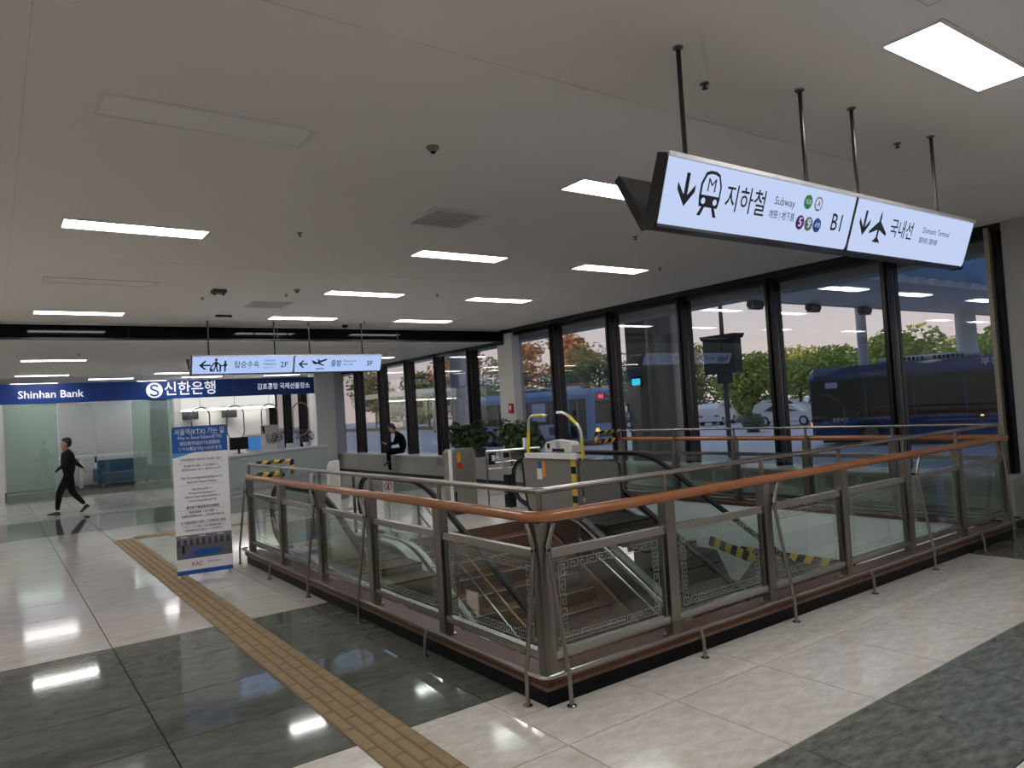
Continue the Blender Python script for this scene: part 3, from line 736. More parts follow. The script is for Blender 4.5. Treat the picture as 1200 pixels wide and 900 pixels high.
def polys(t, fp, H, lst, m, name='pictogram', out=.003):
    b = MB()
    for pts in lst: b.add([fp(x,h,out) for x,h in pts], [tuple(range(len(pts)))])
    return b.build(name, m, t)
def A(cx, ch, pts, s, H): return [(cx+x*s, ch+y*s/H) for x,y in pts]
# downward arrow (unit: height 1)
ARD = [[(-.09,.5),(.09,.5),(.09,-.12),(.34,.12),(.34,-.12),(0,-.5),(-.34,-.12),(-.34,.12),(-.09,-.12)]]
def arrow_down(t, fp, cx, ch, s, H):
    polys(t, fp, H, [A(cx,ch,[(-.08,.5),(.08,.5),(.08,-.3),(-.08,-.3)],s,H), A(cx,ch,[(0,-.5),(.40,-.02),(.40,.20),(0,-.24)],s,H), A(cx,ch,[(0,-.5),(0,-.24),(-.40,.20),(-.40,-.02)],s,H)], ink, 'arrow')
def arrow_left(t, fp, cx, ch, s, H):
    polys(t, fp, H, [A(cx,ch,[(-.35,.07),(.5,.07),(.5,-.07),(-.35,-.07)],s,H), A(cx,ch,[(-.5,0),(-.05,.40),(.14,.40),(-.24,0)],s,H), A(cx,ch,[(-.5,0),(-.24,0),(.14,-.40),(-.05,-.40)],s,H)], ink, 'arrow')
s1, fp1, nn1, ud1 = vsign('large backlit sign pointing down to the subway and domestic terminal', 2.797, 4.576, 6.263, 2.56, 2.447, 2.648, 2.978, 2.78, sign_on, (3.08,4.21,4.81,5.94), CE)
def tx1(s, size, x, h, m=ink, bold=.0, squash=1, align='CENTER'): return text(s, size, fp1(x,h,.003), (1,0,0), ud1, m, s1, 'lettering', align, bold, squash)
arrow_down(s1, fp1, 2.975, .57, .17, H1)
def train(t, fp, cx, ch, s, H):
    body = [(-.32,-.30),(.32,-.30),(.36,-.1),(.36,.20),(.24,.45),(.10,.5),(-.10,.5),(-.24,.45),(-.36,.20),(-.36,-.1)]
    inner = [(-.30,-.04),(.30,-.04),(.30,.18),(.20,.39),(.08,.43),(-.08,.43),(-.20,.39),(-.30,.18)]
    polys(t, fp, H, [A(cx,ch,body,s,H), A(cx,ch,[(-.22,-.30),(-.12,-.30),(-.22,-.5),(-.34,-.5)],s,H), A(cx,ch,[(.22,-.30),(.12,-.30),(.22,-.5),(.34,-.5)],s,H)], ink, 'train_symbol', .003)
    polys(t, fp, H, [A(cx,ch,inner,s,H), circ(cx-.2*s, ch-.17*s/H, .07*s, H), circ(cx+.2*s, ch-.17*s/H, .07*s, H)], sign_on, 'train_symbol', .0045)
train(s1, fp1, 3.165, .57, .235, H1)
text('M', .10, fp1(3.165,.69,.006), (1,0,0), ud1, ink, s1, bold=.0)
tx1('지하철', .155, 3.475, .54, bold=.006, squash=.86)
tx1('Subway', .066, 3.83, .66, bold=.0)
tx1('地铁 | 地下鉄', .054, 3.825, .43, bold=.004, squash=.80)
for x, h, m, s_ in ((4.055,.78,green_p,''),(4.165,.78,grey_p,''),(4.015,.42,purple_p,'5'),(4.105,.42,olive_p,'9'),(4.195,.42,blue_p,'')):
    polys(s1, fp1, H1, [circ(x,h-.04,.043,H1)], m, 'line_badge')
    if s_: text(s_, .075, fp1(x,h-.04,.006), (1,0,0), ud1, sign_on, s1, bold=.01)
text('공항', .032, fp1(4.195,.38,.006), (1,0,0), ud1, sign_on, s1); text('김포', .032, fp1(4.055,.74,.006), (1,0,0), ud1, sign_on, s1)
polys(s1, fp1, H1, [circ(4.165,.74,.032,H1)], sign_on, 'line_badge', .0045); text('A', .05, fp1(4.165,.74,.006), (1,0,0), ud1, red, s1, bold=.01)
tx1('B1', .15, 4.41, .47, bold=.006, squash=.95)
arrow_down(s1, fp1, 4.725, .57, .16, H1)
def plane_up(t, fp, cx, ch, s, H):
    P = [[(-.05,-.5),(.05,-.5),(.055,.3),(0,.5),(-.055,.3)], [(-.05,.16),(-.5,-.16),(-.5,-.25),(-.05,-.10)], [(.05,.16),(.5,-.16),(.5,-.25),(.05,-.10)], [(-.04,-.32),(-.2,-.45),(-.2,-.5),(0,-.45)], [(.04,-.32),(.2,-.45),(.2,-.5),(0,-.45)]]
    polys(t, fp, H, [A(cx,ch,p,s,H) for p in P], ink, 'aircraft_symbol')
plane_up(s1, fp1, 4.91, .55, .215, H1)
tx1('국내선', .135, 5.215, .55, bold=.006, squash=.86)
tx1('Domestic Terminal', .058, 5.71, .64, squash=.9)
tx1('国内线 | 国内線', .045, 5.62, .43, bold=.008, squash=.9)
# far sign
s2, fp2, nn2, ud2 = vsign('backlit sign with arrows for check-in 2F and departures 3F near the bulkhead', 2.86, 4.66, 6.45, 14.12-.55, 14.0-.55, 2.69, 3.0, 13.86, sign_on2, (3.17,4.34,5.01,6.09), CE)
H2 = .332
def tx2(s, size, x, h, bold=.0, squash=1): return text(s, size, fp2(x,h,.004), (1,0,0), ud2, ink, s2, 'lettering', 'CENTER', bold, squash)
arrow_left(s2, fp2, 3.08, .5, .20, H2)
people = [circ(3.30,.80,.030,H2), [(3.26,.70),(3.34,.70),(3.33,.42),(3.27,.42)], [(3.27,.42),(3.30,.42),(3.26,.14),(3.22,.14)], [(3.30,.42),(3.33,.42),(3.37,.14),(3.33,.14)], [(3.24,.65),(3.27,.62),(3.17,.30),(3.14,.33)],
          [(3.15,.32),(3.22,.32),(3.22,.16),(3.15,.16)], [(3.34,.66),(3.43,.52),(3.42,.46),(3.33,.58)], [(3.38,.50),(3.56,.50),(3.56,.44),(3.38,.44)], [(3.39,.44),(3.43,.44),(3.43,.14),(3.39,.14)], [(3.51,.44),(3.55,.44),(3.55,.14),(3.51,.14)], circ(3.53,.68,.026,H2), [(3.49,.60),(3.57,.60),(3.58,.46),(3.48,.46)]]
people = [[(3.30+(x-3.35)*.68, h) for x,h in p] for p in people]
polys(s2, fp2, H2, people, ink, 'passenger_symbol')
tx2('탑승수속', .145, 3.80, .5, .003, .84)
tx2('Check-in', .055, 4.21, .74); tx2('办理登机手续', .043, 4.21, .52, .002, .9); tx2('チェックイン', .043, 4.21, .32, .002, .9)
tx2('2F', .15, 4.48, .48, .004)
arrow_left(s2, fp2, 4.84, .5, .18, H2)
plp = [[(5.00,.70),(5.04,.70),(5.10,.60),(5.26,.78),(5.32,.80),(5.30,.72),(5.10,.48),(5.05,.50)], [(5.10,.76),(5.14,.76),(5.22,.64),(5.17,.60)], [(5.12,.52),(5.17,.56),(5.27,.40),(5.23,.38)], [(5.09,.24),(5.26,.24),(5.26,.19),(5.09,.19)]]
polys(s2, fp2, H2, plp, ink, 'aircraft_symbol')
tx2('출발', .145, 5.50, .5, .004, .84)
tx2('Departures', .055, 5.78, .66); tx2('出发 · 出発', .045, 5.74, .44, .002, .9)
tx2('3F', .15, 6.20, .48, .004)
# ================================================================ BANNER STAND
bn = thing('banner_stand', 'white and blue information banner stand beside the guard rail', 'banner', (1.712, 9.29, 0), math.atan2(-.09,.60))
BW, BH, BZ = .607, 1.735, .045
def bq(x0, x1, z0, z1, m, name, out=.001, par=None):
    b = MB(); b.quad((x0,-out,z0),(x1,-out,z0),(x1,-out,z1),(x0,-out,z1)); return b.build(name, m, par or bn)
cl = MB().box(0,BW,0,.004,BZ,BZ+BH).build('banner_cloth', paper, bn)
bq(0,BW,BZ+BH-.31,BZ+BH,blue2,'header_print')
b = MB(); b.add([(0,-.0012,BZ+BH-.31),(.36*BW*1.1,-.0012,BZ+BH-.31),(0,-.0012,BZ+BH-.37)], [(0,2,1)]); b.build('header_print', blue3, bn)
bq(0,BW,BZ,BZ+.05,blue2,'footer_print')
def btx(s, size, z, m, bold=0, sq=1, x=.5): return text(s, size, (BW*x,-.003,BZ+z), (1,0,0), (0,0,1), m, bn, 'lettering', 'CENTER', bold*.3, sq*.86)
btx('서울역(KTX) 가는 길', .082, 1.665, white, .012, .90); btx('Way to Seoul Station(KTX)', .054, 1.60, white, .012, .93)
btx('前往首尔站(KTX)的路线', .052, 1.53, white, .012, .93); btx('ソウル駅(KTX)への行き方', .052, 1.465, white, .012, .93)
rows = [('지하연결통로 이용하여 공항철도 탑승', .038, 1.335, navy_ink, .012), ('에스컬레이터 탑승 → 지하연결통로 →', .032, 1.265, ink, .004), ('공항철도(AREX) 이용 → 서울역(KTX) 도착', .032, 1.22, ink, .004),
        ('Take the underground passageway to', .040, 1.125, navy_ink, .01), ('board the Airport Railway', .040, 1.075, navy_ink, .01),
        ('Ride the escalator →', .034, .99, ink, .004), ('Underground passageway →', .034, .945, ink, .004), ('Take the Airport Railroad(AREX) →', .034, .90, ink, .004), ('Arrive at Seoul Station(KTX)', .034, .855, ink, .004),
        ('通过地下通道乘坐机场铁路', .040, .775, navy_ink, .012), ('乘自动扶梯 → 地下通道 →', .034, .72, ink, .004), ('搭乘机场铁路(AREX) → 到达首尔站(KTX)', .034, .675, ink, .004),
        ('地下連絡通路を利用して空港鉄道に乗車', .036, .60, navy_ink, .012), ('エスカレーターに乗る → 地下連絡通路を通る →', .028, .55, ink, .004), ('空港鉄道(AREX)に乗る → ソウル駅(KTX)', .030, .51, ink, .004)]
for s, z1, z2, m, bo in rows: btx(s, z1, z2, m, bo, .88)
for z in (1.30,1.04,.745,.575): bq(.05,BW-.05,BZ+z,BZ+z+.0025,grey_p,'rule_print',.0012)
ph = bq(0,BW,BZ+.185,BZ+.46,mat('photo_floor',(.13,.13,.15),.5),'photo_print',.0012)
bq(0,BW,BZ+.36,BZ+.46,mat('photo_ceiling',(.20,.19,.21),.5),'photo_print',.0016,ph)
for i in range(9): bq(.01+i*.067,.045+i*.067,BZ+.335,BZ+.41,mat('photo_dark',(.05,.05,.09),.5),'photo_print',.0020,ph)
for i in range(3): bq(.05+i*.2,.12+i*.2,BZ+.435,BZ+.445,white,'photo_print',.0022,ph)
b = MB(); b.add([(.34+.16*math.cos(a),-.0024,BZ+.245+.042*math.sin(a)) for a in [2*PI*j/20 for j in range(20)]], [tuple(range(20))]); b.build('photo_print', blue2, ph)
b = MB(); b.add([(.06,-.0022,BZ+.19),(.16,-.0022,BZ+.19),(.22,-.0022,BZ+.33),(.17,-.0022,BZ+.33)], [(0,1,2,3)]); b.build('photo_print', mat('photo_lilac',(.10,.13,.33),.5), ph)
bq(.06,.085,BZ+.25,BZ+.34,black,'photo_print',.0026,ph)
btx('KAC', .07, .115, red, .02, 1.0, .36); btx('한국공항공사', .030, .125, ink, .004, 1, .66)
for x in (.015, BW-.015):
    MB().lathe([(.012,0),(.012,.03)], (x,-.006,BZ+BH-.03)).build('clip', steel2, bn)
    MB().lathe([(.014,0),(.014,.03)], (x,0,.015)).build('foot', white, bn)
b = MB(); b.tube([(.02,.01,BZ+BH-.02),(BW/2,.05,.9),(BW-.02,.03,.03)], .006, 6); b.tube([(BW-.02,.01,BZ+BH-.02),(BW/2,.05,.9),(.02,.03,.03)], .006, 6); b.tube([(BW/2,.05,.95),(BW/2,.45,.01)], .008, 6); b.build('cross_poles', black, bn)
# ================================================================ BANK
YB = 24.0
fa = thing('bank_fascia', 'ribbed blue fascia with white bank lettering above the glass front', 'sign board', (0,YB,0))
MB().box(-4,8.92,-.02,.10,2.70,3.25).build('board', blue, fa)
b = MB()
for i in range(214):
    x = -3.96+i*.06; b.box(x,x+.03,-.032,-.02,2.705,3.245)
b.build('rib', mat('fascia_rib',(.012,.065,.33),.3), fa)['kind'] = 'stuff'
def bt(s, size, x, z, bold=0, sq=1): return text(s, size, (x,-.05,z), (1,0,0), (0,0,1), whitelet, fa, 'lettering', 'CENTER', bold, sq)
bt('Shinhan Bank', .29, 1.38, 2.94, .014); bt('신한은행', .45, 5.02, 2.97, .012, .92); bt('김포공항 국제선출장소', .215, 8.08-.18, 2.965, .012, .86)
b = MB(); b.add([(4.0+.23*math.cos(a),-.046,2.965+.23*math.sin(a)) for a in [2*PI*j/28 for j in range(28)]], [tuple(range(28))]); b.build('round_emblem', whitelet, fa)
b = MB()
def thick(pts, w):
    for i in range(len(pts)-1):
        b.bar((pts[i][0],-.050,pts[i][1]), (pts[i+1][0],-.050,pts[i+1][1]), .003, w, upv=(0,0,1) if abs(pts[i+1][0]-pts[i][0]) > abs(pts[i+1][1]-pts[i][1]) else (1,0,0))
thick([(4.10,3.07),(4.03,3.12),(3.93,3.10),(3.90,3.03),(3.96,2.985),(4.06,2.945),(4.11,2.89),(4.08,2.82),(3.98,2.80),(3.88,2.85)], .05)
b.build('emblem_curve', blue, fa)
# glass front: mullion-free panes, frosted bands, steel door rails
bf = sroot('window_bank')
def bpane(x0, x1, m, name='glass_pane'): return MB().box(x0+.01,x1-.01,YB+.02,YB+.032,.02,2.70).build(name, m, bf)
bpane(.27,1.51,frost); bpane(1.51,2.38,glass_b); bpane(2.42,3.36,glass_b); bpane(3.36,4.50,frost)
MB().box(-4,.24,YB-.03,YB+.15,0,2.70).build('wall_pier', white_m, bf); MB().box(4.52,4.72,YB-.02,YB+.12,0,2.70).build('door_post', white_m, bf)
MB().box(2.37,2.43,YB,YB+.05,1.05,2.70).build('door_edge', alu, bf); MB().box(2.375,2.425,YB-.02,YB+.06,.95,1.12).build('door_pull', black, bf)
for a, c in ((.30,1.48),(3.42,4.46)):
    b = MB(); b.tube([(a,YB-.03,.04),(a,YB-.03,.26),(c,YB-.03,.26),(c,YB-.03,.04)], .014, 6); b.build('kick_rail', steel2, bf)
MB().box(.1,4.7,YB-.02,YB+.06,.0,.02).build('door_sill', steel, bf)
cr_ = thing('card_reader', 'small black card reader on the white pier by the bank door', 'card reader', (.05,YB-.03,1.42))
MB().box(-.07,.07,-.03,0,-.12,.12).build('body', black, cr_); MB().box(-.03,.03,-.034,-.03,.03,.07).build('indicator', redlamp, cr_)
# counter: curved oblique front, white top
ct = thing('bank_counter', 'long white service counter with pale glass front under the steel hoops', 'counter')
cpts = [(4.75,19.6),(6.0,21.0),(7.2,22.0),(8.88,22.9)]
def off(p, d): return (p[0]-d*.62, p[1]+d*.78)
b = MB()
n_ = len(cpts)
for (dd0, dd1, z0, z1, m, nm) in ((0,.55,.90,.955,white,'worktop'),(.08,.5,.0,.90,mat('counter_white',(.66,.67,.67),.35),'carcass'),(.03,.06,.10,.88,mat('counter_front',(.58,.68,.65),.15,coat=.5),'front_glass')):
    b = MB(); vs = []
    for p in cpts:
        a0, a1 = off(p,dd0), off(p,dd1); vs += [(a0[0],a0[1],z0),(a1[0],a1[1],z0),(a1[0],a1[1],z1),(a0[0],a0[1],z1)]
    fs = [(0,1,2,3),(4*(n_-1)+3,4*(n_-1)+2,4*(n_-1)+1,4*(n_-1))]
    for i in range(n_-1):
        for j in range(4): fs.append((4*i+j,4*i+4+j,4*i+4+(j+1) % 4,4*i+(j+1) % 4))
    b.add(vs, fs); b.build(nm, m, ct)
# hoops of steel tube above the counter
hoop0 = None
for i, (hx, lab) in enumerate(((4.90,'steel oval hoop above the counter, partly behind the banner'),(5.86,'steel oval hoop above the computer monitor on the bank counter'),(6.87,'steel oval hoop above the flower pot on the bank counter'),(7.83,'steel oval hoop closest to the white column by the bank'))):
    t = thing('counter_hoop', lab, 'hoop', (hx,22.3,1.55), 0, 'oval steel hoops over the bank counter')
    r = .245; h = .56
    pts = [(r*math.cos(a),0,h+r*math.sin(a)) for a in [PI*j/10 for j in range(11)]]+[(r*math.cos(a),0,r*.9+r*math.sin(a)*1.0-.18) for a in [PI+PI*j/10 for j in range(11)]]
    b = MB(); b.tube(pts, .018, 8, closed=True); b.build('ring', steel2, t)
    for sx in (-.05,.05):
        pass
    b = MB(); b.tube([(0,0,h+r),(0,0,CE2-1.55)], .005, 6); b.build('wire', steel_d, t)
kb2 = thing('bank_back_cabinet', 'row of white wall cabinets lit from below inside the bank', 'cabinet', (0,25.6,0))
MB().box(4.9,8.05,-.003,.0,2.45,2.86).build('lit_front_glow', emitmat('cabinet_glow',(1,.99,.94),.36), kb2)  # glowing sheet stands in for light on the cabinet fronts
MB().box(4.9,6.55,0,.4,2.36,2.9).build('cabinet_box', white, kb2); MB().box(6.58,8.1,0,.4,2.36,2.9).build('cabinet_box', white, kb2)
MB().box(4.95,8.05,-.02,.1,2.325,2.355).build('strip_light', emitmat('strip_glow',(1,.97,.9),5.0), kb2)
struct(MB().box(4.75,7.9,26.02,26.2,0,CE2).build('wall_bank', white_m))
for i,(x,l) in enumerate(((5.36,'dark wall monitor behind the banner side hoop'),(6.60,'dark wall monitor above the counter computer'))):
    t = thing('wall_monitor', l, 'monitor', (x,25.85,2.2)); MB().box(-.25,.25,-.04,0,-.15,.15).build('screen_panel', mat('screen_dark',(.03,.035,.04),.25), t); MB().box(-.05,.05,0,.1,-.05,.05).build('bracket', black, t)
mo = thing('computer_monitor', 'black computer monitor on the white bank counter', 'monitor', (5.75,21.6,.955)); MB().box(-.26,.26,0,.04,.12,.47).build('screen_panel', black, mo); MB().box(-.03,.03,.02,.05,0,.15).build('stand', black, mo); MB().box(-.12,.12,-.05,.12,0,.012).build('foot', black, mo)
mo = thing('desk_display', 'white desk display showing a blue picture on the bank counter', 'monitor', (6.30,21.9,.955)); MB().box(-.27,.30,0,.04,.02,.50).build('case', white, mo); MB().box(-.24,.16,-.006,0,.08,.44).build('picture', emitmat('blue_picture',(.05,.16,.42),.45), mo)
bxs = thing('tall_plinth', 'tall pale box standing behind the bank counter', 'box', (7.35,23.9,0)); MB().box(-.2,.25,-.15,.15,0,1.72).build('body', mat('plinth_grey',(.48,.48,.47),.5), bxs); MB().box(-.26,-.2,-.1,.1,0,1.70).build('edge', black, bxs)
fp_ = thing('flower_pot', 'white pot of pale flowers on the bank counter', 'plant', (7.05,22.55,.955))
MB().lathe([(.07,0),(.10,.18),(.09,.18)]).build('pot', white, fp_)
def leafclump(mb, c, R, n, s, m=None, rr=None):
    rr = rr or rnd
    for i in range(n):
        while True:
            p = Vector((rr.uniform(-1,1), rr.uniform(-1,1), rr.uniform(-1,1)))
            if .15 < p.length < 1: break
        p = p*(p.length**-.35)
        q_ = Vector((c[0]+p.x*R[0], c[1]+p.y*R[1], c[2]+p.z*R[2]))
        u = Vector((rr.gauss(0,1), rr.gauss(0,1), rr.gauss(0,.6))).normalized(); v = u.cross(Vector((rr.gauss(0,1),rr.gauss(0,1),rr.gauss(0,1)))).normalized()
        k = s*rr.uniform(.6,1.3)
        mb.add([q_-u*k, q_+v*k*.42, q_+u*k, q_-v*k*.42], [(0,1,2,3)], m)
b = MB(); leafclump(b, (0,0,.36), (.28,.2,.16), 130, .05); b.build('leaves', leafd, fp_, fix=False)['kind'] = 'stuff'
b = MB(); leafclump(b, (.05,0,.44), (.30,.15,.08), 50, .035); b.build('petals', mat('petal',(.6,.42,.52),.6), fp_, fix=False)['kind'] = 'stuff'
fp_ = thing('flower_pot', 'white pot of dark leafy flowers at the column end of the bank counter', 'plant', (8.1,22.7,.955))
MB().lathe([(.07,0),(.10,.15),(.09,.15)]).build('pot', white, fp_)
b = MB(); leafclump(b, (0,0,.34), (.30,.2,.22), 160, .05); b.build('leaves', mat('mauve_leaf',(.10,.07,.11),.6), fp_, fix=False)['kind'] = 'stuff'
for i,(x,y,w_,h_,l) in enumerate(((6.75,22.0,.10,.12,'small white card holder between the display and the flower pot'),(7.5,22.45,.14,.10,'low white tray on the counter beyond the flower pot'),(6.45,21.75,.12,.05,'flat white device in front of the desk display'))):
    t = thing('desk_item', l, 'desk item', (x,y,.955)); MB().box(-w_,w_,-.06,.06,0,h_*.4).build('base', white, t); MB().box(-w_*.8,w_*.8,0,.03,h_*.4,h_*1.6).build('card', white, t)
# white lobby table and blue sofa inside the bank
so = thing('sofa', 'dark blue sofa seen through the bank glass', 'sofa', (2.85,27.4,0))
def rb(x0,x1,y0,y1,z0,z1,r=.05):
    b = MB(); b.prism([(x0+r,z0),(x1-r,z0),(x1,z0+r),(x1,z1-r),(x1-r,z1),(x0+r,z1),(x0,z1-r),(x0,z0+r)], y0, y1, 1); return b
rb(0,1.5,0,.8,.14,.46).build('seat', sofa_m, so); rb(0,1.5,.62,.85,.40,.88).build('backrest', sofa_m, so); rb(-.12,.06,0,.85,.14,.62).build('armrest', sofa_m, so); rb(1.44,1.62,0,.85,.14,.62).build('armrest', sofa_m, so)
for x in (.1,1.4): MB().box(x-.03,x+.03,.05,.12,0,.14).build('leg', steel, so)
tb = thing('lobby_table', 'long white table behind the walking person inside the bank', 'table', (0,28.3,0))
MB().box(1.6,4.4,0,.5,.98,1.06).build('top', white, tb); MB().box(2.35,2.45,.05,.45,0,.98).build('leg', white, tb); MB().box(1.65,1.75,.05,.45,0,.98).build('leg', white, tb); MB().box(4.2,4.3,.05,.45,0,.98).build('leg', white, tb)
struct(MB().box(-4,4.75,29.6,29.7,0,CE2).build('wall_bank_rear', mat('lilac_grey_wall',(.62,.60,.61),.6)))
# ================================================================ PEOPLE
def figure(name, J, Bn, mats, parent, root='pelvis'):
    """one continuous skinned body; J: joint -> (pos, radius); Bn: bones (a, b, material index)"""
    names = list(J); idx = {k:i for i,k in enumerate(names)}
    me = bpy.data.meshes.new(name); me.from_pydata([J[k][0] for k in names], [(idx[a],idx[b_]) for a,b_,_ in Bn], []); 
    o = bpy.data.objects.new(name, me); C.objects.link(o)
    sk = o.modifiers.new('skin','SKIN'); sk.use_smooth_shade = True; sk.branch_smoothing = .4
    for i,k in enumerate(names):
        r = J[k][1]; r = r if isinstance(r, tuple) else (r, r); me.skin_vertices[0].data[i].radius = r; me.skin_vertices[0].data[i].use_root = (k == root)
    sb = o.modifiers.new('sub','SUBSURF'); sb.levels = 2; sb.render_levels = 2
    bpy.context.view_layer.update()
    m2 = bpy.data.meshes.new_from_object(o.evaluated_get(bpy.context.evaluated_depsgraph_get())); m2.name = name
    bpy.data.objects.remove(o)
    m2.materials.clear()
    for m in mats: m2.materials.append(m)
    segs = [(Vector(J[a][0]), Vector(J[b_][0]), k) for a,b_,k in Bn]
    for p in m2.polygons:
        c = p.center; best = 9; bi = 0
        for a, b_, k in segs:
            ab = b_-a; t = max(0, min(1, (c-a).dot(ab)/max(1e-9, ab.length_squared))); d = (c-(a+ab*t)).length
            if d < best: best = d; bi = k
        p.material_index = bi; p.use_smooth = True
    ob = bpy.data.objects.new(name, m2); C.objects.link(ob); ob.parent = parent; return ob
def head(parent, c, rz, tilt, s=.112, hat=False):
    """head facing +x before rotation, at c"""
    h = MB(); n = 14; rings = []
    prof = [(-.135,.030,.028,.035),(-.115,.062,.050,.028),(-.07,.078,.062,.014),(-.02,.088,.070,.004),(.04,.095,.076,-.004),(.09,.085,.070,-.010),(.125,.052,.045,-.014),(.138,.012,.012,-.014)]
    for z,a,b_,dx in prof: rings.append([(dx+a*math.cos(2*PI*j/n), b_*math.sin(2*PI*j/n), z) for j in range(n)])
    vs = [v for r in rings for v in r]; fs = [(i*n+j,i*n+(j+1) % n,(i+1)*n+(j+1) % n,(i+1)*n+j) for i in range(len(prof)-1) for j in range(n)]+[tuple(range(n-1,-1,-1))]
    h.add(vs, fs, skin_m, True)
    h.add([(.082,-.012,-.035),(.082,.012,-.035),(.112,0,-.03),(.086,0,.012)], [(0,1,2),(0,2,3),(2,1,3)], skin_m)       # nose
    h.add([(.079,-.022,-.066),(.079,.022,-.066),(.083,.016,-.074),(.083,-.016,-.074)], [(0,1,2,3)], mat('lips',(.32,.12,.10),.5))
    for sd in (-1,1):
        h.add([(.088,sd*.022,.006),(.086,sd*.042,.004),(.084,sd*.042,-.006),(.090,sd*.022,-.006)], [(0,1,2,3)], hair_m)
        h.tube([(.0,sd*.072,.012),(-.008,sd*.082,.0),(-.004,sd*.076,-.028)], [.010,.013,.007], 6, skin_m)
    o = h.build('head', None, parent); o.location = c; o.rotation_euler = (0,tilt,rz)
    g = MB(); rings = []
    for z,a,b_,dx in ((-.06,.060,.070,-.032),(-.02,.078,.082,-.024),(.04,.098,.088,-.014),(.095,.100,.084,-.008),(.14,.066,.058,-.012),(.155,.014,.014,-.012)):
        rings.append([(dx+(a*math.cos(2*PI*j/n) if math.cos(2*PI*j/n) < .2 or z > .06 else a*.62*math.cos(2*PI*j/n)), b_*math.sin(2*PI*j/n), z) for j in range(n)])
    vs = [v for r in rings for v in r]; g.add(vs, [(i*n+j,i*n+(j+1) % n,(i+1)*n+(j+1) % n,(i+1)*n+j) for i in range(5) for j in range(n)]+[tuple(range(n-1,-1,-1))], hair_m, True)
    g.build('hair', None, o)
    return o
def hand(J, Bn, wr, dirv, side, pre, curl=.35):
    d = Vector(dirv).normalized(); sd = Vector(side).normalized(); nv = d.cross(sd)
    w_ = Vector(J[wr][0]); pm = w_+d*.05
    J[pre+'palm'] = (tuple(pm), (.034,.018)); Bn.append((wr, pre+'palm', 1))
    for i, (o_, L) in enumerate(((-.027,.062),(-.009,.074),(.009,.070),(.027,.055))):
        a = pm+sd*o_+d*.035; m_ = a+d*L*.5+nv*L*.15*curl; e_ = m_+d*L*.4+nv*L*.5*curl
        J[pre+'f%d' % i] = (tuple(a), .0095); J[pre+'g%d' % i] = (tuple(m_), .0085); J[pre+'h%d' % i] = (tuple(e_), .007)
        Bn += [(pre+'palm',pre+'f%d' % i,1),(pre+'f%d' % i,pre+'g%d' % i,1),(pre+'g%d' % i,pre+'h%d' % i,1)]
    a = w_+d*.02-sd*.03; e_ = a+d*.035-sd*.02; J[pre+'t0'] = (tuple(a), .011); J[pre+'t1'] = (tuple(e_), .009); Bn += [(wr,pre+'t0',1),(pre+'t0',pre+'t1',1)]
def shoe(parent, c, rz, pitch=0):
    b = MB(); pr = [(-.08,.030,.0),(-.06,.038,.075),(0,.040,.085),(.07,.044,.055),(.14,.040,.038),(.175,.022,.02)]
    n = 8; vs = []; fs = []
    for x, hw, hz in pr:
        for (yy,zz) in ((-1,0),(-1,.45),(-.6,1),(.6,1),(1,.45),(1,0)): vs.append((x, yy*hw, max(.012, zz*max(hz,.02))if zz else 0))
    for i in range(len(pr)-1):
        for j in range(6): fs.append((i*6+j, i*6+(j+1) % 6, (i+1)*6+(j+1) % 6, (i+1)*6+j))
    fs += [(0,1,2,3,4,5), tuple(range(len(pr)*6-1, len(pr)*6-7, -1))]
    b.add(vs, fs, black, True); o = b.build('shoe', None, parent); o.location = c; o.rotation_euler = (0,pitch,rz)
# walking person facing -x
wk = thing('person', 'person in dark clothes walking past the bank front', 'person', (1.40,19.4,0), PI)
J = {'pelvis':((0,0,.92),(.13,.105)),'waist':((.0,0,1.06),(.175,.145)),'chest':((.01,0,1.27),(.20,.15)),'neck0':((.0,0,1.40),(.09,.07)),'neck':((.015,0,1.47),.05),'crown':((.02,0,1.53),.05),
     'shl':((.0,.165,1.37),.07),'ell':((.10,.23,1.12),.055),'wrl':((.27,.21,.98),.027),
     'shr':((.0,-.165,1.37),.07),'elr':((-.15,-.22,1.14),.055),'wrr':((-.30,-.2,1.0),.027),
     'hil':((.0,.085,.88),.105),'knl':((.20,.09,.50),.08),'anl':((.26,.09,.10),.045),
     'hir':((.0,-.085,.88),.105),'knr':((-.06,-.09,.47),.08),'anr':((-.30,-.09,.17),.045)}
Bn = [('pelvis','waist',0),('waist','chest',0),('chest','neck0',0),('neck0','neck',1),('neck','crown',1),('neck0','shl',0),('shl','ell',0),('ell','wrl',0),('neck0','shr',0),('shr','elr',0),('elr','wrr',0),
      ('pelvis','hil',0),('hil','knl',0),('knl','anl',0),('pelvis','hir',0),('hir','knr',0),('knr','anr',0)]
hand(J, Bn, 'wrl', (.6,0,-.7), (0,1,0), 'l'); hand(J, Bn, 'wrr', (-.5,0,-.8), (0,1,0), 'r')
figure('body', J, Bn, [suit2_m, skin_m], wk); head(wk, (.03,0,1.575), 0, 0)
shoe(wk, (.28,.09,.0), 0, -.15); shoe(wk, (-.33,-.09,.075), 0, .65)
# seated person on the cabinet bench, hunched over, facing -y / away from windows
sm = thing('person', 'person in a black suit sitting hunched on the window cabinets', 'person', (9.80,20.15,0), PI+.10)
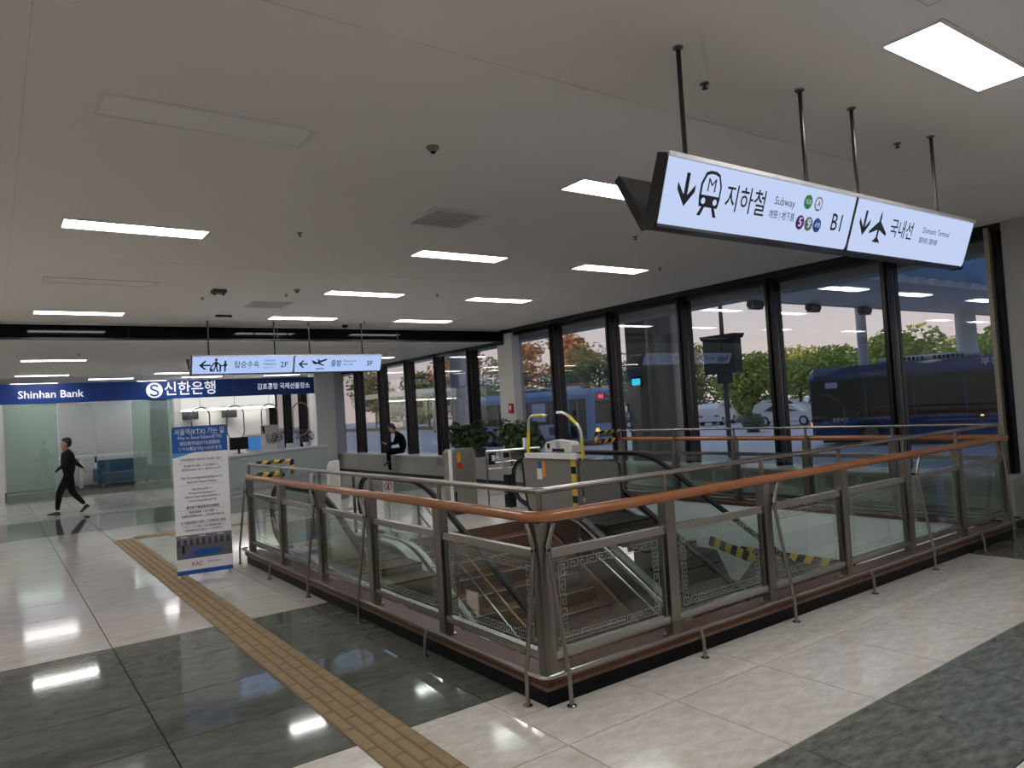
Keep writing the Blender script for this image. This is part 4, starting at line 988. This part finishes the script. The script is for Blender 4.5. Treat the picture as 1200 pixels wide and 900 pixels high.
# local +x = facing (towards hall), so the bench lies at -x
J = {'pelvis':((-.02,0,.70),(.14,.12)),'waist':((.0,0,.84),(.16,.14)),'chest':((.08,0,1.04),(.19,.15)),'neck0':((.16,0,1.18),(.11,.09)),'neck':((.21,0,1.24),.05),'crown':((.25,0,1.29),.05),
     'shl':((.13,.17,1.14),.078),'ell':((.22,.23,.90),.056),'wrl':((.42,.12,.90),.030),
     'shr':((.13,-.17,1.14),.078),'elr':((.20,-.22,.88),.056),'wrr':((.40,-.10,.86),.030),
     'hil':((.02,.09,.69),.092),'knl':((.42,.10,.70),.068),'anl':((.40,-.06,.40),.046),
     'hir':((.02,-.09,.69),.092),'knr':((.44,-.11,.60),.066),'anr':((.40,-.12,.12),.046)}
Bn = [('pelvis','waist',0),('waist','chest',0),('chest','neck0',0),('neck0','neck',1),('neck','crown',1),('neck0','shl',0),('shl','ell',0),('ell','wrl',0),('neck0','shr',0),('shr','elr',0),('elr','wrr',0),
      ('pelvis','hil',0),('hil','knl',0),('knl','anl',0),('pelvis','hir',0),('hir','knr',0),('knr','anr',0)]
hand(J, Bn, 'wrl', (.9,-.2,.1), (0,1,0), 'l', .9); hand(J, Bn, 'wrr', (.9,.2,.1), (0,1,0), 'r', .9)
sm.rotation_euler = (0,0,2.62); sm.location = (9.82,19.35,.045); sm.scale = (1.08,1.12,1.03)
figure('body', J, Bn, [suit_m, skin_m], sm); head(sm, (.285,0,1.315), 0, .55)
shoe(sm, (.41,-.12,.0), 0); shoe(sm, (.42,-.06,.33), 0, .5)
ph_ = thing('mobile_phone', 'dark mobile phone held by the seated person', 'phone', (9.36,19.61,1.03), 2.62)
MB().box(-.005,.005,-.035,.035,-.07,.07).build('case', black, ph_)
# ================================================================ ENTRANCE EQUIPMENT
cb = thing('lift_control_cabinet', 'tall pale grey lift control cabinet with orange sticker at the stair head', 'cabinet', (6.38,10.8,0))
b = rb(0,.47,0,.30,.10,1.12,.05); b.build('body', mat('cabinet_grey',(.20,.19,.175),.45), cb)
MB().box(-.05,0,.0,.03,.10,1.13).build('side_trim', white, cb); MB().box(.02,.45,.02,.28,.0,.10).build('base', black, cb)
MB().box(.05,.42,-.004,0,.16,.44).build('lower_door', greybox, cb); MB().box(.05,.42,-.004,0,.47,1.06).build('door', mat('door_grey',(.16,.152,.14),.45), cb)
MB().box(.10,.17,-.008,-.004,.90,1.06).build('orange_sticker', mat('orange',(.75,.30,.03),.5), cb); MB().lathe([(.05,0),(.05,.003)], (0,0,0)).build('round_sticker', red, cb, (.15,-.006,.83), (PI/2,0,0))
MB().box(.03,.06,-.006,-.004,.12,.40).build('edge_strip', black, cb)
fr_ = thing('lift_gate_frame', 'stainless tube gate frame with small control boxes beside the grey cabinet', 'gate', (6.92,10.55,0))
for pts, r in (([(0,0,1.05),(.9,-.35,1.05)],.022),([(0,0,.30),(.9,-.35,.30)],.014),([(.0,0,.05),(0,0,1.05)],.016),([(.42,-.16,.05),(.42,-.16,1.05)],.018),([(.9,-.35,.0),(.9,-.35,1.05)],.022),([(.1,-.1,.85),(.45,-.2,.86),(.62,-.3,.80),(.70,-.36,.62),(.70,-.36,.45)],.018),([(.0,-.05,.75),(.5,-.22,.75)],.015)):
    b = MB(); b.tube(pts, r, 8); b.build('tube', steel2, fr_)
MB().box(.04,.16,-.06,0,.82,1.02).build('control_box', black, fr_); MB().box(.07,.14,-.064,-.06,.88,.98).build('notice', white, fr_)
MB().box(.22,.40,-.16,-.06,.74,1.04).build('control_box', alu, fr_); MB().box(.25,.37,-.164,-.16,.92,1.01).build('display', black, fr_)
MB().box(.62,.72,-.30,-.24,1.05,1.24).build('post_cap', white, fr_); MB().box(.30,.44,-.2,-.05,.06,.62).build('dark_box', black, fr_)
# wheelchair platform lift, folded up
lf = thing('wheelchair_lift', 'folded grey wheelchair platform lift with yellow arms at the stair head', 'lift', (6.80,0,0))
b = MB(); b.prism([(9.30,.98),(7.99,.98),(7.93,.16),(8.0,.12),(9.05,.12),(9.22,.22),(9.28,.5)], -.02,.02,0); b.build('platform', greybox, lf)
b = MB(); b.prism([(9.33,1.0),(9.30,1.0),(9.26,.5),(9.20,.22),(9.05,.10),(9.05,.08),(9.22,.18),(9.29,.48)], -.035,.035,0); b.build('rubber_edge', black, lf)
MB().box(-.05,.05,7.97,9.20,.98,1.055).build('top_cover', white, lf)
st_ = MB()
for i in range(8):
    z0_ = .14+i*.105; st_.add([(-.024,8.13,z0_),(-.024,8.03,z0_),(-.024,8.03,z0_+.105),(-.024,8.13,z0_+.105)], [(0,1,2,3)], yellow if i % 2 else black) if i in (0,2,3,4,5,6,7) else None
b = MB()
for i in range(8):
    z0_ = .14+i*.105; b.add([(-.024,8.13,z0_),(-.024,8.02,z0_),(-.024,8.02,z0_+.105),(-.024,8.13,z0_+.105)], [(0,1,2,3)], black if i in (2,6) else yellow)
b.build('hazard_stripe', None, lf)
b = MB(); b.tube([(-.01,7.98,.12),(-.01,7.98,1.0)], .02, 8); b.build('hinge_post', steel2, lf)
b = MB(); b.prism([(7.94,.97),(7.20,.97),(7.17,.93),(7.12,.33),(7.85,.30)], -.015,.015,0); b.build('ramp_flap', mat('flap_grey',(.13,.13,.12),.45), lf)
b = MB(); b.tube([(0,7.94,.98),(0,7.20,.98),(0,7.16,.93),(0,7.11,.30)], .02, 6); b.build('flap_edge', black, lf)
MB().box(-.025,-.02,8.82,8.94,.66,.82).build('notice', white, lf); MB().box(-.026,-.02,8.73,8.80,.70,.94).build('orange_sticker', mat('orange',(.75,.30,.03),.5), lf); MB().box(-.026,-.02,8.83,8.90,.83,.93).build('blue_sticker', blue2, lf)
b = MB(); b.prism([(8.84,1.06),(8.20,1.06),(8.20,1.17),(8.25,1.22),(8.60,1.25),(8.80,1.22),(8.84,1.17)], .08,.24,0); o = b.build('drive_unit', greybox2, lf)
MB().box(.075,.08,8.38,8.66,1.07,1.12).build('slot', black, o); b = MB(); b.lathe([(.06,0),(.06,.004)]); b.build('emblem', grey_p, o, (.078,8.52,1.17), (0,PI/2,0)); MB().box(.074,.08,8.72,8.78,1.12,1.2).build('wheelchair_mark', black, o)
def arm(pts, cuts):
    b = MB(); b.tube(rcorner(pts, .12, 5), .021, 8); o = b.build('safety_arm', alu, lf)
    for a, c in cuts:
        b = MB(); b.tube([a, c], .0235, 8); b.build('yellow_sleeve', yellow2, o)
arm([(0,9.17,1.0),(0,9.10,1.63),(0,8.66,1.63)], [((0,9.168,1.02),(0,9.125,1.42)),((0,8.95,1.63),(0,8.72,1.63))])
arm([(0,7.87,.96),(0,7.88,1.42),(0,8.22,1.66),(0,8.40,1.66)], [((0,7.87,.98),(0,7.88,1.28)),((0,7.97,1.48),(0,8.13,1.60))])
# steel bollards, end pillars, notices
for i,(x,y,h,l) in enumerate(((3.84,10.6,.98,'slim steel bollard at the escalator entrance, closer to the stairs'),(3.62,10.2,.72,'shorter steel bollard at the escalator entrance near the taped rail'),)):
    t = thing('bollard', l, 'bollard', (x,y,0)); MB().lathe([(.045,0),(.045,h-.02),(.035,h)]).build('post', steel, t); MB().lathe([(.07,0),(.07,.012)]).build('base', steel2, t)
ep = thing('white_end_panel', 'white rounded end panel standing behind the guard rail corner', 'panel', (4.10,10.62,0))
b = MB(); b.prism([(0,0),(.19,0),(.19,1.14),(.05,1.12),(.01,1.06),(0,1.0)], 0,.06,1); b.build('panel', white, ep); MB().box(.02,.17,-.005,0,.7,.95).build('plate', greybox2, ep)
def notice(x, y, z, label, w_=.13, h_=.26, fig='run'):
    t = thing('warning_notice', label, 'notice', (x,y,z)); MB().box(-w_/2-.015,w_/2+.015,0,.006,-h_/2,h_/2).build('plate', white, t)
    b = MB(); n=20
    R0=[(w_*.5*math.cos(2*PI*j/n),-.001,.03+w_*.5*math.sin(2*PI*j/n)) for j in range(n)]; R1=[(w_*.38*math.cos(2*PI*j/n),-.001,.03+w_*.38*math.sin(2*PI*j/n)) for j in range(n)]
    b.add(R0+R1, [(j,(j+1) % n,n+(j+1) % n,n+j) for j in range(n)], red); b.bar((-w_*.3,-.001,.03-w_*.3),(w_*.3,-.001,.03+w_*.3),.003,.010,red,(1,0,0)); b.build('prohibition_ring', None, t)
    b = MB(); b.add([(-.012,-.002,-.01),(.012,-.002,-.01),(.016,-.002,.06),(-.016,-.002,.06)], [(0,1,2,3)]); b.lathe([(.013,0),(.013,.002)], (0,-.002,.07)); b.build('figure_symbol', black, t)
    MB().box(-.008,.008,0,.01,-z,-h_/2).build('stand_pole', steel, t)
notice(4.64, 9.7, .72, 'small prohibition notice with red ring beside the first escalator')
notice(8.77, 9.72, .62, 'white prohibition notice with red ring under the window-side taped rail', .16, .36)
# folded steel trolley gate behind the banner
fg = thing('folding_barrier', 'grey steel folding barrier standing behind the banner', 'barrier', (2.12,9.78,0))
for pts in ([(0,0,.0),(0,0,.93)],[(.30,.0,0),(.30,0,.93)],[(0,0,.93),(.30,0,.93)],[(0,0,.55),(.30,0,.55)],[(0,0,.18),(.30,0,.18)],[(.04,.02,.1),(.26,.02,.88)]):
    b = MB(); b.tube(pts, .016, 8); b.build('tube', steel, fg)
MB().box(.02,.28,-.004,.004,.58,.90).build('mesh_panel', mat('mesh_grey',(.2,.2,.19),.5,.5), fg)
# white tensa panel / stair guard glass at entrance sides
for n_, (x, lab) in enumerate(((4.52,'clear glass guard pane with steel edge between escalator and stairs, by the bollards'),)):
    t = thing('glass_guard', lab, 'glass guard', (x,10.35,0)); MB().box(-.005,.005,-.3,.3,.08,.85).build('pane', glass, t); MB().box(-.02,.02,-.33,-.3,0,.9).build('post', steel, t); MB().box(-.02,.02,.3,.33,0,.9).build('post', steel, t)
# potted shrubs on the window cabinets
for i,(x,y,rx,rz_,l) in enumerate(((9.90,15.85,.72,.36,'dark leafy shrub in a trough, on the bank side of the white column'),(9.74,13.45,.72,.40,'larger dark leafy shrub in front of the white column'))):
    t = thing('potted_shrub', l, 'plant', (x,y,.605)); MB().box(-.14,.14,-.55,.55,0,.22).build('trough', mat('trough_dark',(.07,.065,.06),.5), t)
    r2 = random.Random(i+3); b = MB()
    for q_ in range(7): leafclump(b, (r2.uniform(-.1,.1), -.55+q_*.18, .46+r2.uniform(-.08,.16)), (.22,.30,.34), 210, .075, None, r2)
    b.build('foliage', leafd, t, fix=False)['kind'] = 'stuff'
    b = MB()
    for q_ in range(6): b.tube([(0,-.45+q_*.18,.2),(r2.uniform(-.05,.05),-.45+q_*.18+r2.uniform(-.1,.1),.55)], .01, 5)
    b.build('stems', bark, t)
# ================================================================ OUTSIDE
GZ = -.40
struct(MB().box(14.0,260,-80,320,GZ-.2,GZ).build('road', asphalt))
struct(MB().box(10.5,14.0,-60,120,GZ-.2,GZ+.14).build('pavement', paving))
lm = sroot('road_markings')
wp = mat('road_white',(.55,.56,.60),.6)
for a,b_ in (((17.2,-20),(17.2,90)),((21.0,-20),(21.0,90))):
    b = MB(); b.bar((a[0],a[1],GZ+.003),(b_[0],b_[1],GZ+.003),.12,.004); b.build('lane_line', wp, lm)
b = MB(); b.bar((14.6,14,GZ+.003),(22,20,GZ+.003),.15,.004); b.build('stop_line', wp, lm)
b = MB(); b.bar((14.6,6,GZ+.003),(14.6,9,GZ+.003),.4,.004); b.build('lane_line', wp, lm)
struct(MB().box(48.5,60,-60,200,GZ,GZ+.12).build('verge', mat('verge',(.14,.12,.08),.9, noise=(.5,(.06,.09,.03),.2,(1,1,1)))))
# concrete canopy with glazed louvres
cn = sroot('canopy')
CZ = 5.0; K = 1.327
b = MB(); b.box(11.3,45,8.7*K,11.7*K,CZ,CZ+.5); b.build('soffit', conc, cn)
b = MB(); b.box(11.3,45,11.7*K,11.82*K,CZ-.02,CZ+1.0); b.build('edge_beam', mat('beam_warm',(.42,.36,.33),.6), cn)
b = MB(); b.box(11.3,45,8.5*K,8.7*K,CZ-.02,CZ+.5); b.build('inner_beam', conc, cn)
b = MB(); b.box(11.2,11.5,-12,11.8*K,CZ,CZ+.5); b.build('side_beam', conc, cn)
b = MB(); b.box(41,45,-12,8.5*K,CZ,CZ+.5); b.build('soffit', conc, cn)
s0 = None
for i in range(28):
    x = 12.0+i*1.05
    if s0 is None: b = MB(); b.bar((0,-12,CZ+.25),(0,8.5*K,CZ+.25),.92,.03,upv=(.15,0,1)); s0 = b.build('louvre_blade', slat_m, cn); s0.location = (x,0,0)
    else: cp(s0, cn, (x,0,0))
for y in (5.5,2.0,-2.0): MB().box(11.5,41,y*K-.08,y*K+.08,CZ+.36,CZ+.5).build('cross_rail', mat('rail_blue',(.10,.17,.24),.4), cn)
for x,y in ((12.6,10.1),(14.8,10.1),(17.3,9.6),(20.6,9.6),(24.7,9.6),(22.0,6.6),(13.5,2.5)):
    t = thing('canopy_light', 'square lit panel under the outside canopy, %s' % {12.6:'closest to the windows',14.8:'over the pavement kerb',17.3:'between the first and second floodlight',20.6:'beside the slim pale column',24.7:'beside the thick round column',22.0:'under the glass louvres',13.5:'close to the clad pier'}[x], 'light', (x*K,y*K,CZ), 0, 'canopy light panels')
    MB().box(-.75,.75,-.22,.22,-.03,0).build('diffuser', emitmat('canopy_panel',(.85,.92,1.0),1.6) if 'canopy_panel' not in MT else MT['canopy_panel'], t)
for x,l in ((16.1,'first'),(18.7,'second'),(21.4,'third')):
    t = thing('canopy_floodlight', 'dark ribbed floodlight under the canopy edge, %s from the signal mast' % l, 'floodlight', (x*K,11.5*K,CZ-.02)); b = MB(); b.tube([(-.33,0,-.16),(-.30,0,-.16),(.30,0,-.16),(.33,0,-.16)], [.12,.15,.15,.12], 12); b.build('housing', mat('flood_dark',(.04,.04,.045),.5), t); MB().box(-.05,.05,-.03,.03,-.1,0).build('bracket', black, t)
    g = MB()
    for q_ in range(8): g.box(-.3+q_*.08,-.27+q_*.08,-.1,.1,-.33,-.30)
    g.build('fin', black, t)['kind'] = 'stuff'
def ocol(name, x, y, r, z1, m, lab=None):
    b = MB(); b.lathe([(r,0),(r,z1-GZ)], (0,0,0), 24); o = b.build(name, m); o.location = (x,y,GZ); return struct(o)
ocol('column', 26.6*K, 10.9*K, .41, CZ, conc); ocol('column', 22.6*K, 12.3*K, .20, CZ+.2, mat('pale_col',(.50,.52,.56),.5))
ocol('column', 13.25, 21.6, .34, 4.3, mat('white_col',(.62,.62,.66),.4)); ocol('column', 12.45, 11.35, .44, 4.6, mat('steel_col',(.30,.28,.27),.3,.6))
b = MB(); b.box(12.1,12.95,11.55,12.25,GZ,4.6); struct(b.build('column', mat('stone_pier',(.20,.20,.19),.4)))
sc_ = thing('display_screen', 'small cyan display screen on the dark pier outside', 'screen', (12.085,11.95,2.2)); MB().box(-.02,0,-.17,.17,-.12,.12).build('case', black, sc_); MB().box(-.024,-.02,-.13,.13,-.075,.075).build('picture', screen, sc_)
# mast with boxed board and finial
ms = thing('information_mast', 'dark mast with boxed board and pointed finial outside the windows', 'mast', (20.99,16.45,GZ))
MB().lathe([(.09,0),(.09,3.0),(.07,5.3),(.09,5.32),(.06,5.45),(.0,5.6)], n=10).build('pole', mat('mast_grey',(.06,.065,.07),.5), ms)
MB().box(-.2,.2,-.62,.72,2.95,4.15).build('board_box', mat('mast_dark',(.03,.035,.035),.5), ms); b = MB(); b.prism([(-.72,4.30),(.78,4.30),(.70,4.15),(-.62,4.15)], -.3,.3,0); b.build('roof', mat('mast_brown',(.05,.035,.03),.5), ms)
MB().box(-.3,.3,-.10,.10,2.6,2.95).build('lower_box', mat('mast_dark',(.03,.03,.03)), ms)
# buses
def bus(label, loc, rz, body, L=10.8, Wd=2.45, H=3.0, front=True, navy=False, nm=('',)):
    t = thing('bus', label, 'bus', loc, rz)
    # local: near side at x=0 plane, front at y=0, runs to y=L
    r = .18
    b = MB(); pr = [(0,.30),(0,2.62),(.05,2.85),(.22,3.0),(Wd-.22,3.0),(Wd-.05,2.85),(Wd,2.62),(Wd,.30)]
    b.prism(pr, .12, L, 1)
    pr2 = [(.10,.34),(.08,2.50),(.14,2.74),(.28,2.86),(Wd-.28,2.86),(Wd-.14,2.74),(Wd-.08,2.50),(Wd-.10,.34)]
    n = len(pr); vs = [(p,.12,q_) for p,q_ in pr]+[(p,-.05,q_) for p,q_ in pr2]
    b.add(vs, [(i,(i+1) % n,n+(i+1) % n,n+i) for i in range(n)]+[tuple(range(n,2*n))]); b.build('body', body, t)
    MB().box(.1,Wd-.1,.3,L-.2,.12,.32).build('chassis', black, t)
    # side windows
    if not navy:
        b0 = None
        for (ya,yb_,z0,z1) in ((1.7,2.9,1.20,2.45),(2.98,4.3,1.20,2.45),(4.38,5.7,1.2,2.45),(5.78,7.1,1.2,2.45),(7.18,8.5,1.2,2.45),(8.58,10.2,1.2,2.45)):
            MB().box(-.012,.02,ya,yb_,z0,z1).build('side_window', busg, t)
        d = MB().box(-.016,.02,.45,1.55,.38,2.48).build('door', busg, t)
        MB().box(-.02,-.016,.97,1.03,.4,2.45).build('door_edge', body, d)
        MB().box(-.018,.0,3.3,4.3,1.35,2.35).build('window_notice', mat('pale_blue_sheet',(.42,.55,.68),.5), t); MB().box(-.018,.0,2.2,4.6,.45,1.15).build('side_poster', mat('poster_grey',(.48,.49,.55),.5), t); MB().box(-.02,.0,2.5,3.1,.6,1.05).build('side_poster', mat('poster_dark',(.10,.11,.16),.5), t)
        MB().box(-.018,.0,8.3,9.7,.75,1.12).build('side_notice', mat('poster_grey',(.5,.5,.5)), t)
    else:
        for (ya,yb_) in ((.35,1.9),(1.95,3.5),(3.55,5.1),(5.15,6.7),(6.75,8.3),(8.35,9.9),(9.95,10.6)):
            MB().box(-.012,.02,ya,yb_,1.05,2.52).build('side_window', busg, t)
        MB().box(-.02,.0,.55,.98,2.20,2.42).build('route_card', mat('pale_blue_sheet',(.5,.6,.7)), t)
        MB().box(-.016,.0,.02,.35,.9,2.5).build('corner_window', busg, t)
    # windscreen, lamps, mirrors
    MB().box(.14,Wd-.14,-.065,-.04,1.15,2.35).build('windscreen', busg, t); b = MB(); b.box(.3,Wd-.3,-.07,-.05,2.42,2.68); o = b.build('route_display', black, t); MB().box(.45,.85,-.075,-.07,2.45,2.65).build('route_number', redlamp, o)
    for x in (.25, Wd-.25):
        b = MB(); b.lathe([(.14,0),(.12,.05)], (0,0,0), 12); b.build('headlamp', amber if x < 1 else alu, t, (x,-.05,.78), (PI/2,0,0))
    MB().box(.3,Wd-.3,-.06,-.04,.42,.58).build('grille', black, t)
    b = MB(); b.tube([(.15,0,2.5),(-.1,-.3,2.45),(-.15,-.35,2.1)], .02, 6); o = b.build('mirror_arm', black, t); MB().box(-.22,-.08,-.38,-.32,1.75,2.12).build('mirror', black, o)
    for y in (2.05, 7.9):
        b = MB(); b.tube([(-.01,y,.47),(.28,y,.47)], .47, 18); o = b.build('wheel', tyre, t); b = MB(); b.tube([(-.03,y,.47),(.0,y,.47)], .25, 14); b.build('hub', steel_d, o)
    for y in (3.0,5.5,9.0): MB().box(-.015,.0,y,y+.10,.95,1.0).build('marker_lamp', amber, t)
    b = rb(.35,Wd-.35,2.4,5.6,2.98,3.22,.08); ac = b.build('roof_unit', mat('roof_grey',(.42,.47,.53),.4), t)
    s0 = None
    for i in range(14):
        y = 3.0+i*.14+(.25 if i > 6 else 0)
        if s0 is None: s0 = MB().box(.335,.36,-.04,.04,3.04,3.16).build('vent_slot', black, ac); s0.location = (0,y,0)
        else: cp(s0, ac, (0,y,0))
    return t
bL = bus('light blue city bus facing the crossing, seen beyond the white column', (25.2,28.2,GZ), math.radians(9), busb)
bR = bus('dark navy bus parked under the canopy closest to the windows', (25.9,16.3,GZ), math.radians(17.5), busn, L=12, navy=True)
# the navy bus shows its far end towards +y: turn it round so that it runs to -y
bR.rotation_euler = (0,0,math.radians(17.5)); 
def flip_bus(t):
    for o in [c for ch in t.children for c in (ch, *ch.children)]:
        pass
# run towards -y by mirroring the parts' meshes along local y
seen = set()
for ch in bR.children:
    for o in (ch, *ch.children):
        if o.data.name in seen: 
            o.location.y = -o.location.y; continue
        seen.add(o.data.name); o.data.transform(Matrix.Scale(-1,4,(0,1,0))); o.data.flip_normals(); o.location.y = -o.location.y
        if abs(o.rotation_euler.x) > 1: o.rotation_euler.x *= -1
text('60', .42, (-.03,-9.3,.62), (0,-1,0), (0,0,1), grey_p, bR, 'lettering'); text('부천 · 인천공항 버스', .30, (-.02,-6.9,2.80), (0,-1,0), (0,0,1), white, bR, 'lettering', bold=.01)
MB().box(-.02,.0,-9.9,-8.7,2.68,2.95).build('roof_banner', blue3, bR); text('공항버스', .16, (-.03,-1.0,.98), (0,-1,0), (0,0,1), white, bR, 'lettering')
# cars
def car(label, loc, rz, m, van=False):
    t = thing('car', label, 'car', loc, rz)
    if van: P = [(-2.1,.32),(-2.15,.75),(-1.95,1.10),(-1.15,1.62),(1.2,1.66),(1.9,1.3),(2.05,.9),(2.05,.32)]; Wn = [(-1.62,1.12),(-1.02,1.52),(1.12,1.56),(1.62,1.20),(1.5,1.05)]
    else: P = [(-2.2,.30),(-2.25,.62),(-2.1,.80),(-1.2,.92),(-.45,1.38),(.85,1.42),(1.6,1.02),(2.15,.92),(2.25,.6),(2.2,.30)]; Wn = [(-1.02,.94),(-.42,1.31),(.80,1.34),(1.38,1.0)]
    b = MB(); n = len(P); h = .86
    vs = [(x,-h if z < 1.0 else -h+.16,z) for x,z in P]+[(x,h if z < 1.0 else h-.16,z) for x,z in P]
    b.add(vs, [tuple(range(n)), tuple(reversed(range(n,2*n)))]+[((i+1) % n,i,n+i,n+(i+1) % n) for i in range(n)]); b.build('body', m, t)
    for sd in (-1,1):
        b = MB(); b.add([(x, sd*(h-.02-(.10 if z > 1.0 else 0)+.012 if z < 1.1 else h-.145), z) for x,z in Wn], [tuple(range(len(Wn)))]); b.build('side_window', busg, t)
    (xa,za),(xb,zb_) = Wn[0], Wn[1]; b = MB(); b.add([(xa-.14,-.68,za),(xa-.14,.68,za),(xb-.10,.58,zb_+.0),(xb-.10,-.58,zb_)], [(0,1,2,3)]); b.build('windscreen', busg, t)
    for x in (-1.35,1.35):
        for sd in (-1,1):
            b = MB(); b.tube([(x,sd*.88,.32),(x,sd*.66,.32)], .32, 16); o = b.build('wheel', tyre, t); b = MB(); b.tube([(x,sd*.895,.32),(x,sd*.87,.32)], .19, 12); b.build('hub', alu, o)
    for sd in (-1,1):
        MB().box(P[1][0]-.01,P[1][0]+.06,sd*.55-.18,sd*.55+.18,.60,.72).build('headlamp', alu, t); MB().box(P[-2][0]-.06,P[-2][0]+.01,sd*.6-.14,sd*.6+.14,.65,.78).build('tail_lamp', red, t)
    MB().box(P[0][0]-.03,P[0][0]+.02,-.26,.26,.42,.54).build('number_plate', white if not van else yellow2, t)
    return t
R90 = math.radians
car('white hatchback with a round emblem on its door parked beyond the mast', (45.5,36.6,GZ), R90(200), carw, True)
car('grey saloon parked behind the stone pier outside', (42.5,44.4,GZ), R90(110), carg)
car('white saloon parked behind the round green planter', (42.6,28.4,GZ), R90(95), carw)
car('white estate car parked behind the white saloon', (48.6,33.0,GZ), R90(95), carw, True)
car('white car half hidden by the dark mullion near the navy bus', (43.8,22.6,GZ), R90(95), carw)
car('white car parked furthest from the windows beyond the seated person', (52.4,88,GZ), R90(118), carw, True)
car('white car parked beyond the glass on the bank side of the seated person', (56.0,113,GZ), R90(118), carw, True)
car('white saloon parked near the planted verge beyond the pale column', (49.6,79,GZ), R90(118), carw)
pt = thing('planter_tub', 'round green planter tub standing on the forecourt', 'planter', (35.5,26.1,GZ)); MB().lathe([(.35,0),(.35,.15),(.50,.2),(.66,.55),(.62,.85),(.56,.86)]).build('tub', tub_m, pt)
b = MB(); leafclump(b, (0,0,.92), (.52,.52,.14), 260, .08); b.build('foliage', leaf2, pt, fix=False)['kind'] = 'stuff'
# street lamp, shelter
sl = thing('street_lamp', 'thin street lamp with two side arms beyond the stone pier', 'street lamp', (27,25.4,GZ)); b = MB(); b.tube([(0,0,0),(0,0,5.3)], .06, 8); b.build('pole', steel_d, sl)
b = MB(); b.tube([(0,0,5.0),(.3,-.5,5.6),(.6,-1.3,5.8)], .04, 6); b.tube([(0,0,4.0),(.4,-.9,3.95)], .03, 6); b.build('arm', steel_d, sl); MB().box(.45,.7,-1.6,-1.2,5.72,5.84).build('lamp_head', steel_d, sl)
sh = thing('bus_shelter', 'long pale green shelter roof across the road beyond the seated person', 'shelter', (41,0,GZ))
MB().box(0,1.5,66,96,4.6,5.2).build('roof', mat('shelter_green',(.38,.47,.40),.5), sh)
for y in (67,74,81,88,95): MB().box(.6,.8,y-.1,y+.1,0,4.6).build('post', steel, sh)
# trees
def tree(label, x, y, h, w_, m, seed, grp, n=2800, ls=.24):
    t = thing('tree', label, 'tree', (x,y,GZ), 0, grp); r2 = random.Random(seed)
    b = MB(); b.tube([(0,0,0),(r2.uniform(-.2,.2),r2.uniform(-.2,.2),h*.35),(r2.uniform(-.3,.3),r2.uniform(-.3,.3),h*.72)], [.20,.15,.06], 8)
    for q_ in range(5):
        a = r2.uniform(0,2*PI); b.tube([(0,0,h*(.28+.07*q_)),(math.cos(a)*w_*.3,math.sin(a)*w_*.3,h*(.48+.08*q_))], [.07,.03], 6)
    b.build('trunk', bark, t)
    b = MB(); k = 14
    for q_ in range(k):
        a = r2.uniform(0,2*PI); rr = r2.uniform(0,.36)*w_; zz = h*r2.uniform(.36,.84); s_ = r2.uniform(.16,.27)*w_*(1.15-.5*abs(zz/h-.55))
        leafclump(b, (rr*math.cos(a), rr*math.sin(a), zz), (s_, s_, s_*.72), n//k, ls, None, r2)
    b.build('foliage', m, t, fix=False)['kind'] = 'stuff'
    return t
trees = []; NL = 1
tprot = [tree('dense green roadside tree behind the round green planter', 53,20,6.3,6.2,leaf1,1,'green trees behind the parked cars'),
         tree('dense green roadside tree rising over the navy bus', 52,14,5.9,6.0,leaf1,2,'green trees behind the parked cars'),
         tree('dense green roadside tree behind the dark mast', 54,27,6.6,6.4,leaf1,3,'green trees behind the parked cars')]
r3 = random.Random(5)
tl = ['first','second','third','fourth','fifth','sixth','seventh','eighth','ninth','tenth','eleventh','twelfth','thirteenth','fourteenth','fifteenth']
for i, (x,y) in enumerate(((53,8),(54,3),(52,-3),(55,33),(53,39),(65,18),(65,26),(66,10),(65,34),(65,42),(66,50),(65,2))):
    o = dup(tprot[i % 3], (x,y,GZ), r3.uniform(0,6), '%s green tree in the %s row behind the parked cars' % (tl[i if i < 5 else i-5], 'front' if x < 58 else 'back')); s_ = r3.uniform(.92,1.08); o.scale = (s_,s_,s_*(1.1 if x > 58 else 1))
pp = [tree('dark green pine nearest the stone pier above the light blue bus', 52,50,8.0,7.5,leaf2,11,'dark pines above the light blue bus', 1900),
      tree('tall dark green pine above the windscreen end of the light blue bus', 53,58,9.2,8,leaf2,12,'dark pines above the light blue bus', 1900)]
for i, (x,y) in enumerate(((54,66),(53,74),(55,83),(66,58),(66,67),(67,77),(54,93),(62,104),(64,126))): dup(pp[i % 2], (x,y,GZ), i*1.3, '%s dark pine of the %s line beyond the light blue bus' % (tl[i], 'road side' if x < 57 else 'far'))
tree('yellow-green tree top among the dark pines by the stone pier', 66,57.5,10,6,leaf3,21,None)
tree('tall tree with low sun painted orange into its leaves near the white column', 66,78,14,8,leaf4,22,None,1900,.4)
tree('tall tree in painted sunset colour with bare trunk top behind the dark pines', 68,91,13.6,9,leaf4,23,None,1900,.4)
tree('tall tree in painted sunset orange-brown seen above the shelter roof', 66,106,15,12,leaf4,24,None,2200,.45)
tree('yellow-green tree over the shelter roof on the bank side', 66,119,12,11,leaf3,25,None,2000,.45)
tree('yellow-green tree at the far end of the road by the bank column', 66,142,12.5,13,leaf3,26,None,2000,.5)
tree('low round bush beside the parked white saloon', 52.5,38.6,2.4,4.2,leaf1,27,None,900,.2)
# hedge wall behind everything: distant dark woodland
hd = thing('woodland', 'dark distant woodland behind the roadside trees', 'trees', (84,0,GZ)); b = MB(); r4 = random.Random(9)
for i in range(70): leafclump(b, (r4.uniform(-2,4), -40+i*3.2, 2.4+r4.uniform(0,2.0)), (3.0,3.0,3.4), 170, .6, None, r4)
b.build('foliage', leaf2, hd, fix=False)['kind'] = 'stuff'
